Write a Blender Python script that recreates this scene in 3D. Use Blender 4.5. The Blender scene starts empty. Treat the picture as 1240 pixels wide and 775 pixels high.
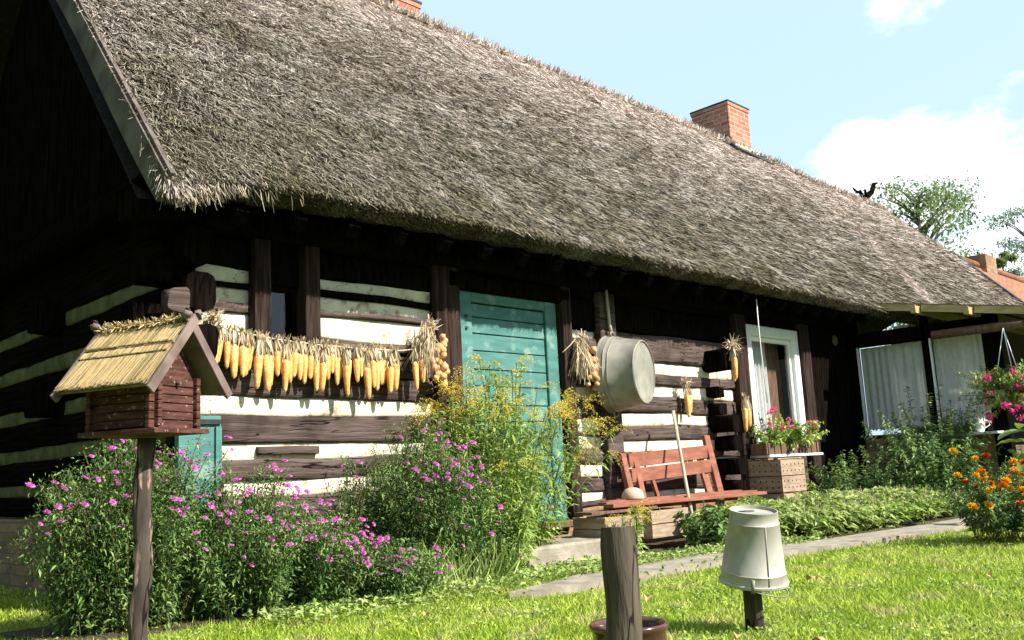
import bpy, bmesh, math, random
import numpy as np
from mathutils import Vector, Matrix, Euler, noise as mn
rng=np.random.default_rng(7); random.seed(7)
S=bpy.context.scene; COL=S.collection
R_=math.radians
# ------------------------------------------------------------------ camera
cam=bpy.data.objects.new('camera',bpy.data.cameras.new('camera')); COL.objects.link(cam)
cam.data.sensor_width=36; cam.data.lens=36*1111.17/1240; cam.data.clip_end=2000; cam.data.clip_start=0.05
Rm=Matrix(((0.7106907,-0.08081748,-0.6988471),(-0.70179296,-0.15069751,-0.69625922),(-0.0490446,0.98527093,-0.16381646)))
cam.matrix_world=Matrix.Translation((-2.590,-5.570,0.720))@Rm.to_4x4()
S.camera=cam; CAM=np.array([-2.59,-5.57,0.72])
# ------------------------------------------------------------------ light
EL=R_(40); SX,SY=0.32,-0.95
_h=math.hypot(SX,SY); SX/=_h; SY/=_h
sd=Vector((SX*math.cos(EL),SY*math.cos(EL),math.sin(EL))).normalized()
sun=bpy.data.objects.new('sun',bpy.data.lights.new('sun','SUN')); COL.objects.link(sun)
sun.data.energy=4.9; sun.data.angle=R_(0.5); sun.data.color=(1.0,0.95,0.86)
sun.rotation_euler=sd.to_track_quat('Z','Y').to_euler(); sun.location=(0,-20,30)
CLOUDS=[((.900,.330,.262),.03,.15),((.885,.360,.285),.02,.10),((.935,.250,.245),.03,.15),((.945,.270,.185),.03,.16),((.88,.40,.22),.02,.12),((.850,.312,.436),.0,.10,.055)]
W=bpy.data.worlds.new('World'); S.world=W; W.use_nodes=True
nt=W.node_tree; bg=nt.nodes['Background']; bg.inputs[1].default_value=0.072
sky=nt.nodes.new('ShaderNodeTexSky'); sky.sky_type='NISHITA'; sky.sun_disc=False
sky.sun_elevation=EL; sky.sun_rotation=math.atan2(SX,SY)
sky.air_density=1.0; sky.dust_density=1.2; sky.ozone_density=1.5
tc=nt.nodes.new('ShaderNodeTexCoord'); mp=nt.nodes.new('ShaderNodeMapping'); mp.inputs['Scale'].default_value=(2.2,2.2,4.6)
mp.inputs['Location'].default_value=(0.35,0.1,0.25)
nz=nt.nodes.new('ShaderNodeTexNoise'); nz.inputs['Scale'].default_value=2.6; nz.inputs['Detail'].default_value=10; nz.inputs['Roughness'].default_value=0.6
def wn_(t,**k):
    n=nt.nodes.new(t)
    for a,b in k.items(): setattr(n,a,b)
    return n
# thin milky veil over the whole sky (hazy late summer day), plus cumulus low in the east
veil=wn_('ShaderNodeMix',data_type='RGBA'); veil.inputs[0].default_value=0.66; veil.inputs[7].default_value=(6.0,8.0,9.9,1)
nt.links.new(sky.outputs[0],veil.inputs[6])
nt.links.new(tc.outputs['Generated'],mp.inputs[0]); nt.links.new(mp.outputs[0],nz.inputs[0])
def blob(d,r0,r1,top=.16):
    dp=wn_('ShaderNodeVectorMath',operation='DISTANCE'); dp.inputs[1].default_value=Vector(d).normalized(); nt.links.new(tc.outputs['Generated'],dp.inputs[0])
    m=wn_('ShaderNodeMapRange'); m.inputs[1].default_value=r1; m.inputs[2].default_value=r0; m.inputs[3].default_value=-.28; m.inputs[4].default_value=top; nt.links.new(dp.outputs['Value'],m.inputs[0]); return m.outputs[0]
CL=[]
for q_ in CLOUDS: CL.append(blob(*q_))
o_=CL[0]
for c_ in CL[1:]:
    m=wn_('ShaderNodeMath',operation='MAXIMUM'); nt.links.new(o_,m.inputs[0]); nt.links.new(c_,m.inputs[1]); o_=m.outputs[0]
ad=wn_('ShaderNodeMath',operation='ADD'); nt.links.new(o_,ad.inputs[0]); nt.links.new(nz.outputs[0],ad.inputs[1])
sm=wn_('ShaderNodeMapRange',interpolation_type='SMOOTHSTEP'); sm.inputs[1].default_value=.46; sm.inputs[2].default_value=.68; nt.links.new(ad.outputs[0],sm.inputs[0])
mx=wn_('ShaderNodeMix',data_type='RGBA'); nt.links.new(sm.outputs[0],mx.inputs[0]); nt.links.new(veil.outputs[2],mx.inputs[6]); mx.inputs[7].default_value=(8.6,8.8,9,1)
n2=wn_('ShaderNodeTexNoise'); n2.inputs['Scale'].default_value=9; n2.inputs['Detail'].default_value=6; nt.links.new(tc.outputs['Generated'],n2.inputs[0])
cc=wn_('ShaderNodeMix',data_type='RGBA'); cc.inputs[6].default_value=(12.5,12.7,13,1); cc.inputs[7].default_value=(9.2,10.2,11.3,1)
m3=wn_('ShaderNodeMapRange'); m3.inputs[1].default_value=.48; m3.inputs[2].default_value=.66; nt.links.new(n2.outputs[0],m3.inputs[0]); nt.links.new(m3.outputs[0],cc.inputs[0]); nt.links.new(cc.outputs[2],mx.inputs[7])
nt.links.new(mx.outputs[2],bg.inputs[0])
S.view_settings.view_transform='Standard'; S.view_settings.look='None'; S.view_settings.gamma=1.0; S.view_settings.exposure=1.1
S.render.engine='CYCLES'; S.render.resolution_x=1024; S.render.resolution_y=640
S.cycles.max_bounces=6

# ------------------------------------------------------------------ materials
def mat(name,c1,c2=None,scale=6,stretch=(1,1,1),detail=6,rough=0.85,bump=0.0,bscale=None,lo=0.35,hi=0.65,var=0.0,metal=0.0,spec=0.12,
        trans=0.0,c3=None,c3scale=1.5,c3lo=.5,c3hi=.65,wave=None,bdist=0.01,coord='Object',c3str=False,crack=None,zmoss=None,zpale=None):
    m=bpy.data.materials.new(name); m.use_nodes=True; t=m.node_tree; N=t.nodes; L=t.links
    b=N['Principled BSDF']; b.inputs['Roughness'].default_value=rough; b.inputs['Metallic'].default_value=metal
    b.inputs['Specular IOR Level'].default_value=spec
    tcn=N.new('ShaderNodeTexCoord'); mpn=N.new('ShaderNodeMapping'); mpn.inputs['Scale'].default_value=stretch
    L.new(tcn.outputs[coord],mpn.inputs[0])
    n=N.new('ShaderNodeTexNoise'); n.inputs['Scale'].default_value=scale; n.inputs['Detail'].default_value=detail
    L.new(mpn.outputs[0],n.inputs[0])
    r=N.new('ShaderNodeMapRange'); r.inputs[1].default_value=lo; r.inputs[2].default_value=hi; L.new(n.outputs[0],r.inputs[0])
    x=N.new('ShaderNodeMix'); x.data_type='RGBA'; x.inputs[6].default_value=(*c1,1); x.inputs[7].default_value=(*(c2 or c1),1)
    L.new(r.outputs[0],x.inputs[0]); out=x.outputs[2]
    if c3:
        n3=N.new('ShaderNodeTexNoise'); n3.inputs['Scale'].default_value=c3scale; n3.inputs['Detail'].default_value=4; L.new(mpn.outputs[0] if c3str else tcn.outputs[coord],n3.inputs[0])
        r3=N.new('ShaderNodeMapRange'); r3.inputs[1].default_value=c3lo; r3.inputs[2].default_value=c3hi; L.new(n3.outputs[0],r3.inputs[0])
        x3=N.new('ShaderNodeMix'); x3.data_type='RGBA'; L.new(r3.outputs[0],x3.inputs[0]); L.new(out,x3.inputs[6]); x3.inputs[7].default_value=(*c3,1); out=x3.outputs[2]
    if crack:
        (cst,csc,cwd,ccol)=crack; mc=N.new('ShaderNodeMapping'); mc.inputs['Scale'].default_value=cst; L.new(tcn.outputs[coord],mc.inputs[0]); n4=N.new('ShaderNodeTexNoise'); n4.inputs['Scale'].default_value=csc; n4.inputs['Detail'].default_value=3; L.new(mc.outputs[0],n4.inputs[0])
        s4=N.new('ShaderNodeMath'); s4.operation='SUBTRACT'; s4.inputs[1].default_value=.5; L.new(n4.outputs[0],s4.inputs[0]); a4=N.new('ShaderNodeMath'); a4.operation='ABSOLUTE'; L.new(s4.outputs[0],a4.inputs[0])
        r4=N.new('ShaderNodeMapRange'); r4.inputs[1].default_value=cwd*.4; r4.inputs[2].default_value=cwd; r4.inputs[3].default_value=1; r4.inputs[4].default_value=0; L.new(a4.outputs[0],r4.inputs[0])
        x4=N.new('ShaderNodeMix'); x4.data_type='RGBA'; L.new(r4.outputs[0],x4.inputs[0]); L.new(out,x4.inputs[6]); x4.inputs[7].default_value=(*ccol,1); out=x4.outputs[2]
    for zz in (zmoss,zpale):
        if zz:
            (za,zb,cz)=zz; sp=N.new('ShaderNodeSeparateXYZ'); L.new(tcn.outputs[coord],sp.inputs[0]); mz=N.new('ShaderNodeMapRange'); mz.inputs[1].default_value=za; mz.inputs[2].default_value=zb; L.new(sp.outputs[2],mz.inputs[0])
            nq=N.new('ShaderNodeTexNoise'); nq.inputs['Scale'].default_value=2.1; nq.inputs['Detail'].default_value=7; L.new(tcn.outputs[coord],nq.inputs[0]); mq=N.new('ShaderNodeMapRange'); mq.inputs[1].default_value=.35; mq.inputs[2].default_value=.62; L.new(nq.outputs[0],mq.inputs[0])
            mu=N.new('ShaderNodeMath'); mu.operation='MULTIPLY'; L.new(mz.outputs[0],mu.inputs[0]); L.new(mq.outputs[0],mu.inputs[1])
            xz=N.new('ShaderNodeMix'); xz.data_type='RGBA'; L.new(mu.outputs[0],xz.inputs[0]); L.new(out,xz.inputs[6]); xz.inputs[7].default_value=(*cz,1); out=xz.outputs[2]
    if var:
        a=N.new('ShaderNodeAttribute'); a.attribute_name='var'
        h=N.new('ShaderNodeHueSaturation'); mrr=N.new('ShaderNodeMapRange'); mrr.inputs[3].default_value=1-var; mrr.inputs[4].default_value=1+var
        L.new(a.outputs['Fac'],mrr.inputs[0]); L.new(mrr.outputs[0],h.inputs['Value']); L.new(out,h.inputs['Color']); out=h.outputs[0]
        mh=N.new('ShaderNodeMapRange'); mh.inputs[3].default_value=.5+.03*var; mh.inputs[4].default_value=.5-.03*var; L.new(a.outputs['Fac'],mh.inputs[0]); L.new(mh.outputs[0],h.inputs['Hue'])
    L.new(out,b.inputs['Base Color'])
    if bump:
        nb=N.new('ShaderNodeTexNoise'); nb.inputs['Scale'].default_value=bscale or scale*2; nb.inputs['Detail'].default_value=8; L.new(mpn.outputs[0],nb.inputs[0])
        bp=N.new('ShaderNodeBump'); bp.inputs['Strength'].default_value=bump; bp.inputs['Distance'].default_value=bdist; L.new(nb.outputs[0],bp.inputs['Height']); L.new(bp.outputs[0],b.inputs['Normal'])
    if trans:
        tr=N.new('ShaderNodeBsdfTranslucent'); L.new(out,tr.inputs[0]); ms=N.new('ShaderNodeMixShader'); ms.inputs[0].default_value=trans
        L.new(b.outputs[0],ms.inputs[1]); L.new(tr.outputs[0],ms.inputs[2]); L.new(ms.outputs[0],N['Material Output'].inputs[0])
    return m
M={}
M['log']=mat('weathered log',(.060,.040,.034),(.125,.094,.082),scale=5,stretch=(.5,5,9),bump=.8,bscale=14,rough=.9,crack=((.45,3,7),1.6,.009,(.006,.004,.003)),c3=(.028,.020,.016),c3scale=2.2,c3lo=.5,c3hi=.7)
M['postlog']=mat('dark brown post',(.020,.013,.011),(.055,.038,.032),scale=5,stretch=(9,9,.6),bump=.7,bscale=12,rough=.9,spec=0.0)  # log brown darkened so the posts sink into the eave shade
M['stick']=mat('pale stick',(.36,.32,.23),(.48,.43,.33),scale=8,stretch=(5,5,.5),bump=.3)
M['logy']=mat('weathered log gable',(.004,.003,.0025),(.012,.009,.0075),scale=5,stretch=(5,.5,9),bump=.7,bscale=14,rough=.9,spec=0.0)  # darker copy of the log colour, carries the gable's shade
M['tar']=mat('dark tarred wood',(.003,.0025,.002),(.010,.0075,.006),scale=6,stretch=(6,6,.7),bump=.5,rough=.9,spec=0.0)  # dark timber, blackened further in colour to stand for shade
M['logend']=mat('cracked log end',(.03,.025,.02),(.11,.095,.08),scale=9,bump=1,bscale=22,rough=.95)
M['lime']=mat('lime daub',(.62,.54,.40),(.76,.69,.54),scale=7,bump=.8,bscale=16,rough=.95,crack=((1,2,2.4),3.2,.004,(.20,.15,.10)),c3=(.34,.26,.16),c3scale=11,c3lo=.57,c3hi=.70)
M['limedim']=mat('old daub',(.095,.088,.052),(.17,.158,.095),scale=7,bump=.6,bscale=16,rough=.95,spec=0.0)  # dim copy of the lime daub, gable shade put into the colour
M['thatchbase']=mat('thatch base',(.025,.02,.015),(.06,.05,.038),scale=30,stretch=(3,1,1),bump=1,bscale=60,bdist=.03)
M['straw']=mat('thatch straw',(.285,.238,.188),(.43,.375,.325),scale=3,zmoss=(4.0,2.6,(.215,.19,.115)),zpale=(4.8,6.2,(.50,.44,.39)),var=.92,rough=.8,c3=(.20,.165,.11),c3scale=1.6,c3lo=.44,c3hi=.8)
M['strawtop']=mat('ridge straw',(.42,.34,.28),(.58,.50,.44),scale=1.2,var=.5,rough=.8)
M['greywood']=mat('grey weathered board',(.075,.058,.048),(.16,.13,.11),scale=5,stretch=(6,1,1),bump=.5,rough=.9,c3=(.07,.06,.055),c3scale=3,c3lo=.55,c3hi=.7)
M['teal']=mat('teal paint',(.045,.145,.130),(.08,.205,.185),scale=3,stretch=(1,1,5),bump=.25,bscale=20,rough=.55,c3=(.16,.27,.24),c3scale=7,c3lo=.56,c3hi=.68,spec=0.3)
M['white']=mat('white paint',(.74,.74,.72),(.82,.82,.80),scale=5,bump=.15,rough=.5,spec=0.3)
M['black']=mat('dark gap',(.01,.01,.01),rough=.9)
M['brick']=None
M['curtain']=mat('lace curtain',(.78,.79,.79),(.88,.88,.88),scale=18,rough=.9,trans=.5)
M['darkwood']=mat('brown wood',(.10,.06,.04),(.17,.11,.075),scale=6,stretch=(5,5,.8),bump=.4,rough=.8)
M['redwood']=mat('red bench paint',(.21,.078,.052),(.30,.125,.082),scale=5,stretch=(1,4,4),bump=.25,rough=.7,c3=(.18,.075,.05),c3scale=6,c3lo=.55,c3hi=.7)
M['birdwood']=mat('reddish stained wood',(.05,.02,.015),(.115,.05,.038),scale=9,stretch=(1,1,6),bump=.4,rough=.75,c3=(.28,.18,.15),c3scale=40,c3lo=.62,c3hi=.68)
M['bargewood']=mat('faded barge board',(.12,.085,.075),(.22,.16,.145),scale=9,bump=.4,rough=.85)
M['reed']=mat('yellow reed',(.33,.24,.09),(.48,.37,.19),scale=60,stretch=(1,6,.3),var=.75,rough=.6)
M['post']=mat('peeling post',(.045,.034,.027),(.10,.083,.068),scale=8,stretch=(2.5,2.5,.5),bump=.8,bscale=14,rough=.95,c3=(.34,.22,.18),c3scale=9,c3lo=.55,c3hi=.59,c3str=True,crack=((6,6,.8),1.6,.012,(.01,.008,.006)))
M['stake']=mat('raw grey stake',(.05,.040,.029),(.115,.093,.068),scale=8,stretch=(4,4,.5),bump=.8,rough=.95,crack=((5,5,.7),1.5,.012,(.015,.011,.008)))
M['zinc']=mat('galvanised zinc',(.21,.20,.165),(.34,.325,.275),scale=6,bump=.15,bscale=10,rough=.55,metal=.15,c3=(.16,.165,.13),c3scale=3,spec=0.3)
M['cream_enamel']=mat('dull zinc bucket',(.34,.32,.265),(.45,.43,.375),scale=5,stretch=(1,1,.5),rough=.5,metal=.25,bump=.3,c3=(.24,.21,.15),c3scale=7,c3lo=.52,c3hi=.75,spec=0.3)
M['glaze']=mat('brown glaze',(.055,.022,.018),(.10,.04,.035),scale=4,rough=.18,spec=.6)
M['corn']=mat('corn kernels',(.64,.29,.08),(.80,.49,.19),scale=30,rough=.45,bump=.25,bscale=120,var=.25,spec=0.3)
M['husk']=mat('dry husk',(.42,.32,.19),(.64,.54,.38),scale=25,rough=.9,var=.3,trans=.2)
M['onion']=mat('onion skin',(.50,.24,.09),(.66,.38,.18),scale=20,rough=.4,spec=0.3)
M['rope']=mat('rope',(.40,.34,.24),(.55,.48,.36),scale=60,rough=.95)
M['crate']=mat('crate wood',(.23,.165,.115),(.37,.28,.20),scale=6,stretch=(1,1,5),bump=.4,rough=.9)
M['stone']=mat('concrete slab',(.21,.18,.14),(.32,.28,.225),scale=7,bump=.6,bscale=25,rough=.95,c3=(.18,.16,.12),c3scale=3,c3lo=.55,c3hi=.72)
M['soil']=mat('soil',(.045,.035,.022),(.10,.08,.05),scale=12,bump=1,bscale=30,rough=1,bdist=.03)
M['turf']=mat('turf',(.08,.14,.02),(.18,.25,.05),scale=9,bump=1,bscale=40,rough=1,bdist=.03)
M['grass']=mat('grass blade',(.26,.38,.035),(.42,.50,.085),scale=1.3,var=.45,rough=.55,trans=.35,c3=(.48,.46,.17),c3scale=3.5,c3lo=.52,c3hi=.68)
M['aster_leaf']=mat('aster leaf',(.06,.135,.030),(.18,.27,.085),scale=4,var=.7,rough=.5,trans=.25)
M['gold_leaf']=mat('goldenrod leaf',(.22,.34,.05),(.36,.47,.13),scale=4,var=.4,rough=.5,trans=.35,spec=0.3)
M['dark_leaf']=mat('shrub leaf',(.08,.16,.04),(.20,.30,.10),scale=4,var=.6,rough=.4,trans=.25,spec=0.3)
M['cover_leaf']=mat('cover leaf',(.22,.32,.06),(.38,.46,.17),scale=4,var=.45,rough=.5,trans=.3)
M['tree_leaf']=mat('tree leaf',(.13,.20,.07),(.26,.33,.14),scale=.6,var=.5,rough=.5,trans=.35)
M['pale_leaf']=mat('pale tree leaf',(.20,.27,.19),(.30,.36,.27),scale=.6,var=.4,rough=.5,trans=.35)
M['stem']=mat('plant stem',(.10,.12,.04),(.16,.13,.06),scale=8)
M['bark']=mat('bark',(.08,.065,.05),(.14,.12,.10),scale=8,bump=.8)
M['pink']=mat('aster pink',(.62,.13,.48),(.80,.28,.68),scale=30,rough=.6,trans=.3,var=.25)
M['fuchsia']=mat('fuchsia pink',(.66,.03,.20),(.80,.10,.36),scale=30,rough=.5,trans=.3,var=.3)
M['gerpink']=mat('geranium pink',(.82,.10,.26),(.88,.32,.48),scale=30,rough=.5,trans=.3,var=.3)
M['yellow']=mat('goldenrod flower',(.62,.46,.05),(.76,.62,.12),scale=20,rough=.7,trans=.25,var=.35)
M['gold']=mat('marigold yellow',(.86,.44,.02),(.90,.60,.04),scale=20,rough=.6,var=.25)
M['orange']=mat('marigold orange',(.72,.15,.01),(.85,.28,.02),scale=20,rough=.6,var=.25)
M['russet']=mat('marigold russet',(.42,.05,.01),(.6,.14,.02),scale=20,rough=.6,var=.25)
M['tile']=mat('clay tile',(.20,.085,.05),(.30,.15,.095),scale=8,rough=.85,bump=.4)
M['lead']=mat('dark flashing',(.03,.03,.032),(.06,.06,.06),scale=8,rough=.6)
M['yellowboard']=mat('yellowed board',(.28,.22,.10),(.42,.34,.16),scale=4,stretch=(1,1,5),bump=.4,rough=.85)
M['deadleaf']=mat('dead leaf',(.42,.25,.12),(.60,.42,.24),scale=20,rough=.8)
M['porcelain']=mat('porcelain',(.80,.80,.78),rough=.2)
M['terracotta']=mat('terracotta',(.42,.16,.08),(.52,.24,.14),scale=12,rough=.9)
M['interior']=mat('dim room',(.10,.08,.07),rough=1)
g=bpy.data.materials.new('window glass'); g.use_nodes=True; t=g.node_tree
gl=t.nodes.new('ShaderNodeBsdfGlossy'); gl.inputs['Roughness'].default_value=.02; tr=t.nodes.new('ShaderNodeBsdfTransparent'); ms=t.nodes.new('ShaderNodeMixShader')
fr=t.nodes.new('ShaderNodeLayerWeight'); fr.inputs[0].default_value=.5; pw=t.nodes.new('ShaderNodeMath'); pw.operation='POWER'; pw.inputs[1].default_value=4; t.links.new(fr.outputs['Facing'],pw.inputs[0])
pa=t.nodes.new('ShaderNodeMath'); pa.operation='MULTIPLY_ADD'; pa.inputs[1].default_value=.8; pa.inputs[2].default_value=.03; t.links.new(pw.outputs[0],pa.inputs[0]); t.links.new(pa.outputs[0],ms.inputs[0])
t.links.new(tr.outputs[0],ms.inputs[1]); t.links.new(gl.outputs[0],ms.inputs[2]); t.links.new(ms.outputs[0],t.nodes['Material Output'].inputs[0]); M['glass']=g
def brickmat(name,axis,a,b,mort,sc=1.0):
    m=bpy.data.materials.new(name); m.use_nodes=True; t=m.node_tree; N=t.nodes; L=t.links; p=N['Principled BSDF']; p.inputs['Roughness'].default_value=.9
    tcn=N.new('ShaderNodeTexCoord'); s=N.new('ShaderNodeSeparateXYZ'); c=N.new('ShaderNodeCombineXYZ'); ad=N.new('ShaderNodeMath')
    L.new(tcn.outputs['Object'],s.inputs[0]); L.new(s.outputs[0],ad.inputs[0]); L.new(s.outputs[1],ad.inputs[1]); L.new(ad.outputs[0],c.inputs[0]); L.new(s.outputs[2],c.inputs[1])
    bt=N.new('ShaderNodeTexBrick'); bt.inputs['Scale'].default_value=sc; bt.inputs['Color1'].default_value=(*a,1); bt.inputs['Color2'].default_value=(*b,1); bt.inputs['Mortar'].default_value=(*mort,1)
    bt.inputs['Brick Width'].default_value=.26; bt.inputs['Row Height'].default_value=.085; bt.inputs['Mortar Size'].default_value=.008; bt.inputs['Bias'].default_value=0.0
    L.new(c.outputs[0],bt.inputs[0]); nzz=N.new('ShaderNodeTexNoise'); nzz.inputs['Scale'].default_value=14; nzz.inputs['Detail'].default_value=6; L.new(tcn.outputs['Object'],nzz.inputs[0])
    mm=N.new('ShaderNodeMix'); mm.data_type='RGBA'; mm.blend_type='OVERLAY'; mm.inputs[0].default_value=.6; L.new(bt.outputs[0],mm.inputs[6]); L.new(nzz.outputs[0],mm.inputs[7]); L.new(mm.outputs[2],p.inputs[0])
    bp=N.new('ShaderNodeBump'); bp.inputs['Strength'].default_value=.7; bp.inputs['Distance'].default_value=.01; bp.invert=True; L.new(bt.outputs['Fac'],bp.inputs['Height']); L.new(bp.outputs[0],p.inputs['Normal'])
    return m
M['brick']=brickmat('chimney brick',0,(.30,.085,.045),(.42,.17,.10),(.36,.30,.25))
M['basebrick']=brickmat('base brick',0,(.24,.12,.06),(.34,.20,.10),(.16,.13,.10))

# ------------------------------------------------------------------ object helpers
def mesh_np(name,V,F,m,parent=None,var=None,smooth=False):
    """V (n,3), F (k,3|4) equal-size faces"""
    me=bpy.data.meshes.new(name); V=np.asarray(V,dtype=np.float32); F=np.asarray(F,dtype=np.int32)
    k=F.shape[1]; me.vertices.add(len(V)); me.vertices.foreach_set('co',V.ravel()); me.loops.add(F.size); me.loops.foreach_set('vertex_index',F.ravel())
    me.polygons.add(len(F)); me.polygons.foreach_set('loop_start',np.arange(0,F.size,k,dtype=np.int32))
    try: me.polygons.foreach_set('loop_total',np.full(len(F),k,dtype=np.int32))
    except Exception: pass
    if smooth: me.polygons.foreach_set('use_smooth',np.ones(len(F),dtype=bool))
    me.update(calc_edges=True)
    if var is not None:
        a=me.attributes.new('var','FLOAT','POINT'); a.data.foreach_set('value',np.asarray(var,dtype=np.float32))
    for mm in (m if isinstance(m,list) else [m]): me.materials.append(mm)
    o=bpy.data.objects.new(name,me); COL.objects.link(o)
    if parent: o.parent=parent
    return o
def bmo(name,bm,m,parent=None,smooth=False,loc=None):
    me=bpy.data.meshes.new(name); bmesh.ops.recalc_face_normals(bm,faces=bm.faces); bm.to_mesh(me); bm.free()
    for mm in (m if isinstance(m,list) else [m]): me.materials.append(mm)
    if smooth:
        for p in me.polygons: p.use_smooth=True
    o=bpy.data.objects.new(name,me); COL.objects.link(o)
    if parent: o.parent=parent
    if loc: o.location=loc
    return o
def empty(name,loc=(0,0,0),rz=0,parent=None):
    o=bpy.data.objects.new(name,None); COL.objects.link(o); o.location=loc; o.rotation_euler=(0,0,rz); o.empty_display_size=.1
    return o
def tag(o,label=None,cat=None,group=None,kind=None):
    if label:o['label']=label
    if cat:o['category']=cat
    if group:o['group']=group
    if kind:o['kind']=kind
    return o
def copy_tree(o,parent=None):
    c=o.copy(); COL.objects.link(c); c.parent=parent
    for ch in list(o.children): copy_tree(ch,c)
    return c
def box(bm,lo,hi,mtx=None,bev=0.0,mi=0):
    r=bmesh.ops.create_cube(bm,size=1); vs=r['verts']
    for v in vs:
        v.co=Vector([(lo[i]+hi[i])/2+v.co[i]*(hi[i]-lo[i]) for i in range(3)])
    fs=set(f for v in vs for f in v.link_faces)
    if bev:
        es=set(e for v in vs for e in v.link_edges)
        rr=bmesh.ops.bevel(bm,geom=list(es),offset=bev,segments=1,affect='EDGES'); vs=rr['verts']; fs=set(f for v in vs for f in v.link_faces)
        vs=list(set(v for f in fs for v in f.verts))
    for f in fs: f.material_index=mi
    if mtx:
        for v in vs: v.co=mtx@v.co
    return vs
def bar(bm,p0,p1,w,h,up=(0,0,1),bev=0):
    """box bar from p0 to p1; w across, h along up"""
    p0=Vector(p0);p1=Vector(p1); d=(p1-p0); L=d.length; d.normalize(); u=Vector(up); s=d.cross(u).normalized(); u=s.cross(d)
    mt=Matrix((d,s,u)).transposed().to_4x4(); mt.translation=p0
    return box(bm,(0,-w/2,-h/2),(L,w/2,h/2),mt,bev)
def tube(bm,pts,rad,n=8,cap=True,jit=0.0,mi=0):
    pts=[Vector(p) for p in pts]; rads=rad if isinstance(rad,(list,tuple)) else [rad]*len(pts); rings=[]
    ref=Vector((0,0,1))
    for i,p in enumerate(pts):
        d=(pts[min(i+1,len(pts)-1)]-pts[max(i-1,0)]).normalized()
        r=ref if abs(d.dot(ref))<.95 else Vector((1,0,0)); s=d.cross(r).normalized(); u=s.cross(d)
        rings.append([bm.verts.new(p+(s*math.cos(a)+u*math.sin(a))*rads[i]*(1+random.uniform(-jit,jit))) for a in [2*math.pi*k/n for k in range(n)]])
    for a,b in zip(rings,rings[1:]):
        for k in range(n):
            f=bm.faces.new((a[k],a[(k+1)%n],b[(k+1)%n],b[k])); f.material_index=mi; f.smooth=True
    if cap:
        for r in (rings[0],rings[-1]):
            f=bm.faces.new(r); f.material_index=mi
def lathe(bm,prof,n=32,mtx=None,close=False):
    rings=[]
    for r,z in prof:
        rings.append([bm.verts.new((r*math.cos(2*math.pi*k/n),r*math.sin(2*math.pi*k/n),z)) for k in range(n)] if r>1e-5 else [bm.verts.new((0,0,z))])
    for a,b in zip(rings,rings[1:]):
        for k in range(n):
            k2=(k+1)%n
            if len(a)==1 and len(b)==1: continue
            if len(a)==1: f=bm.faces.new((a[0],b[k],b[k2]))
            elif len(b)==1: f=bm.faces.new((a[k],a[k2],b[0]))
            else: f=bm.faces.new((a[k],a[k2],b[k2],b[k]))
            f.smooth=True
    if mtx:
        for r in rings:
            for v in r: v.co=mtx@v.co
def beam_bm(bm,p0,p1,w,h,seg=None,nz=.012,rd=.25,seed=0):
    """hewn beam: rounded rectangular section, wobbly along its length"""
    p0=Vector(p0);p1=Vector(p1); d=p1-p0; L=d.length; d.normalize(); u=Vector((0,0,1)) if abs(d.z)<.9 else Vector((0,1,0)); s=d.cross(u).normalized(); u=s.cross(d)
    seg=seg or max(2,int(L/.09)); c=rd*min(w,h)
    sec=[]
    for (sx,sy) in ((1,1),(-1,1),(-1,-1),(1,-1)):
        cx,cy=sx*(w/2-c),sy*(h/2-c)
        base=math.atan2(sy,sx)-math.pi/4
        for k in range(3):
            a=base+k*math.pi/4; sec.append((cx+c*math.cos(a),cy+c*math.sin(a)))
    rings=[]
    for i in range(seg+1):
        q=p0+d*L*i/seg; ring=[]
        for j,(a,b) in enumerate(sec):
            nv=mn.noise(Vector((q.x*1.7+seed,q.y*1.7+b*4,q.z*2+a*5+seed)))*nz+mn.noise(Vector((q.x*7+seed,q.y*7+b*9,q.z*5+a*9)))*nz*.35
            ring.append(bm.verts.new(q+s*(a+nv*(1 if a>0 else -1))+u*(b+nv*1.0)))
        rings.append(ring)
    n=len(sec)
    for a,b in zip(rings,rings[1:]):
        for k in range(n):
            f=bm.faces.new((a[k],a[(k+1)%n],b[(k+1)%n],b[k])); f.smooth=True
    bm.faces.new(rings[0]); bm.faces.new(list(reversed(rings[-1])))
def beam(name,p0,p1,w,h,m,parent,**k):
    bm=bmesh.new(); beam_bm(bm,p0,p1,w,h,seed=random.random()*50,**k); return bmo(name,bm,m,parent)
def nrm(a): return a/np.maximum(np.linalg.norm(a,axis=-1,keepdims=True),1e-9)
def strands(P,D,L,Wd,up=None,bend=0.15,taper=.4):
    """ribbons with 2 quads; P (n,3) D dirs L,W (n,)"""
    n=len(P); D=nrm(D); rv=rng.normal(size=(n,3)) if up is None else up
    Sd=nrm(np.cross(D,rv)); B=nrm(rng.normal(size=(n,3)))*bend
    L=np.broadcast_to(L,(n,)).reshape(n,1); Wd=np.broadcast_to(Wd,(n,)).reshape(n,1)
    mid=P+D*L*.5+B*L*.25; tip=P+D*L+B*L*.2
    V=np.stack([P-Sd*Wd/2,P+Sd*Wd/2,mid-Sd*Wd/2,mid+Sd*Wd/2,tip-Sd*Wd/2*taper,tip+Sd*Wd/2*taper],1).reshape(-1,3)
    i=np.arange(n)[:,None]*6
    F=np.concatenate([i+np.array([[0,1,3,2]]),i+np.array([[2,3,5,4]])],0)
    return V,F,np.repeat(rng.random(n),6)
def blades(P,D,L,Wd):
    n=len(P); D=nrm(D); Sd=nrm(np.cross(D,rng.normal(size=(n,3)))); L=L.reshape(n,1); Wd=Wd.reshape(n,1)
    V=np.stack([P-Sd*Wd/2,P+Sd*Wd/2,P+D*L],1).reshape(-1,3); F=np.arange(n*3).reshape(n,3)
    return V,F,np.repeat(rng.random(n),3)
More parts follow.
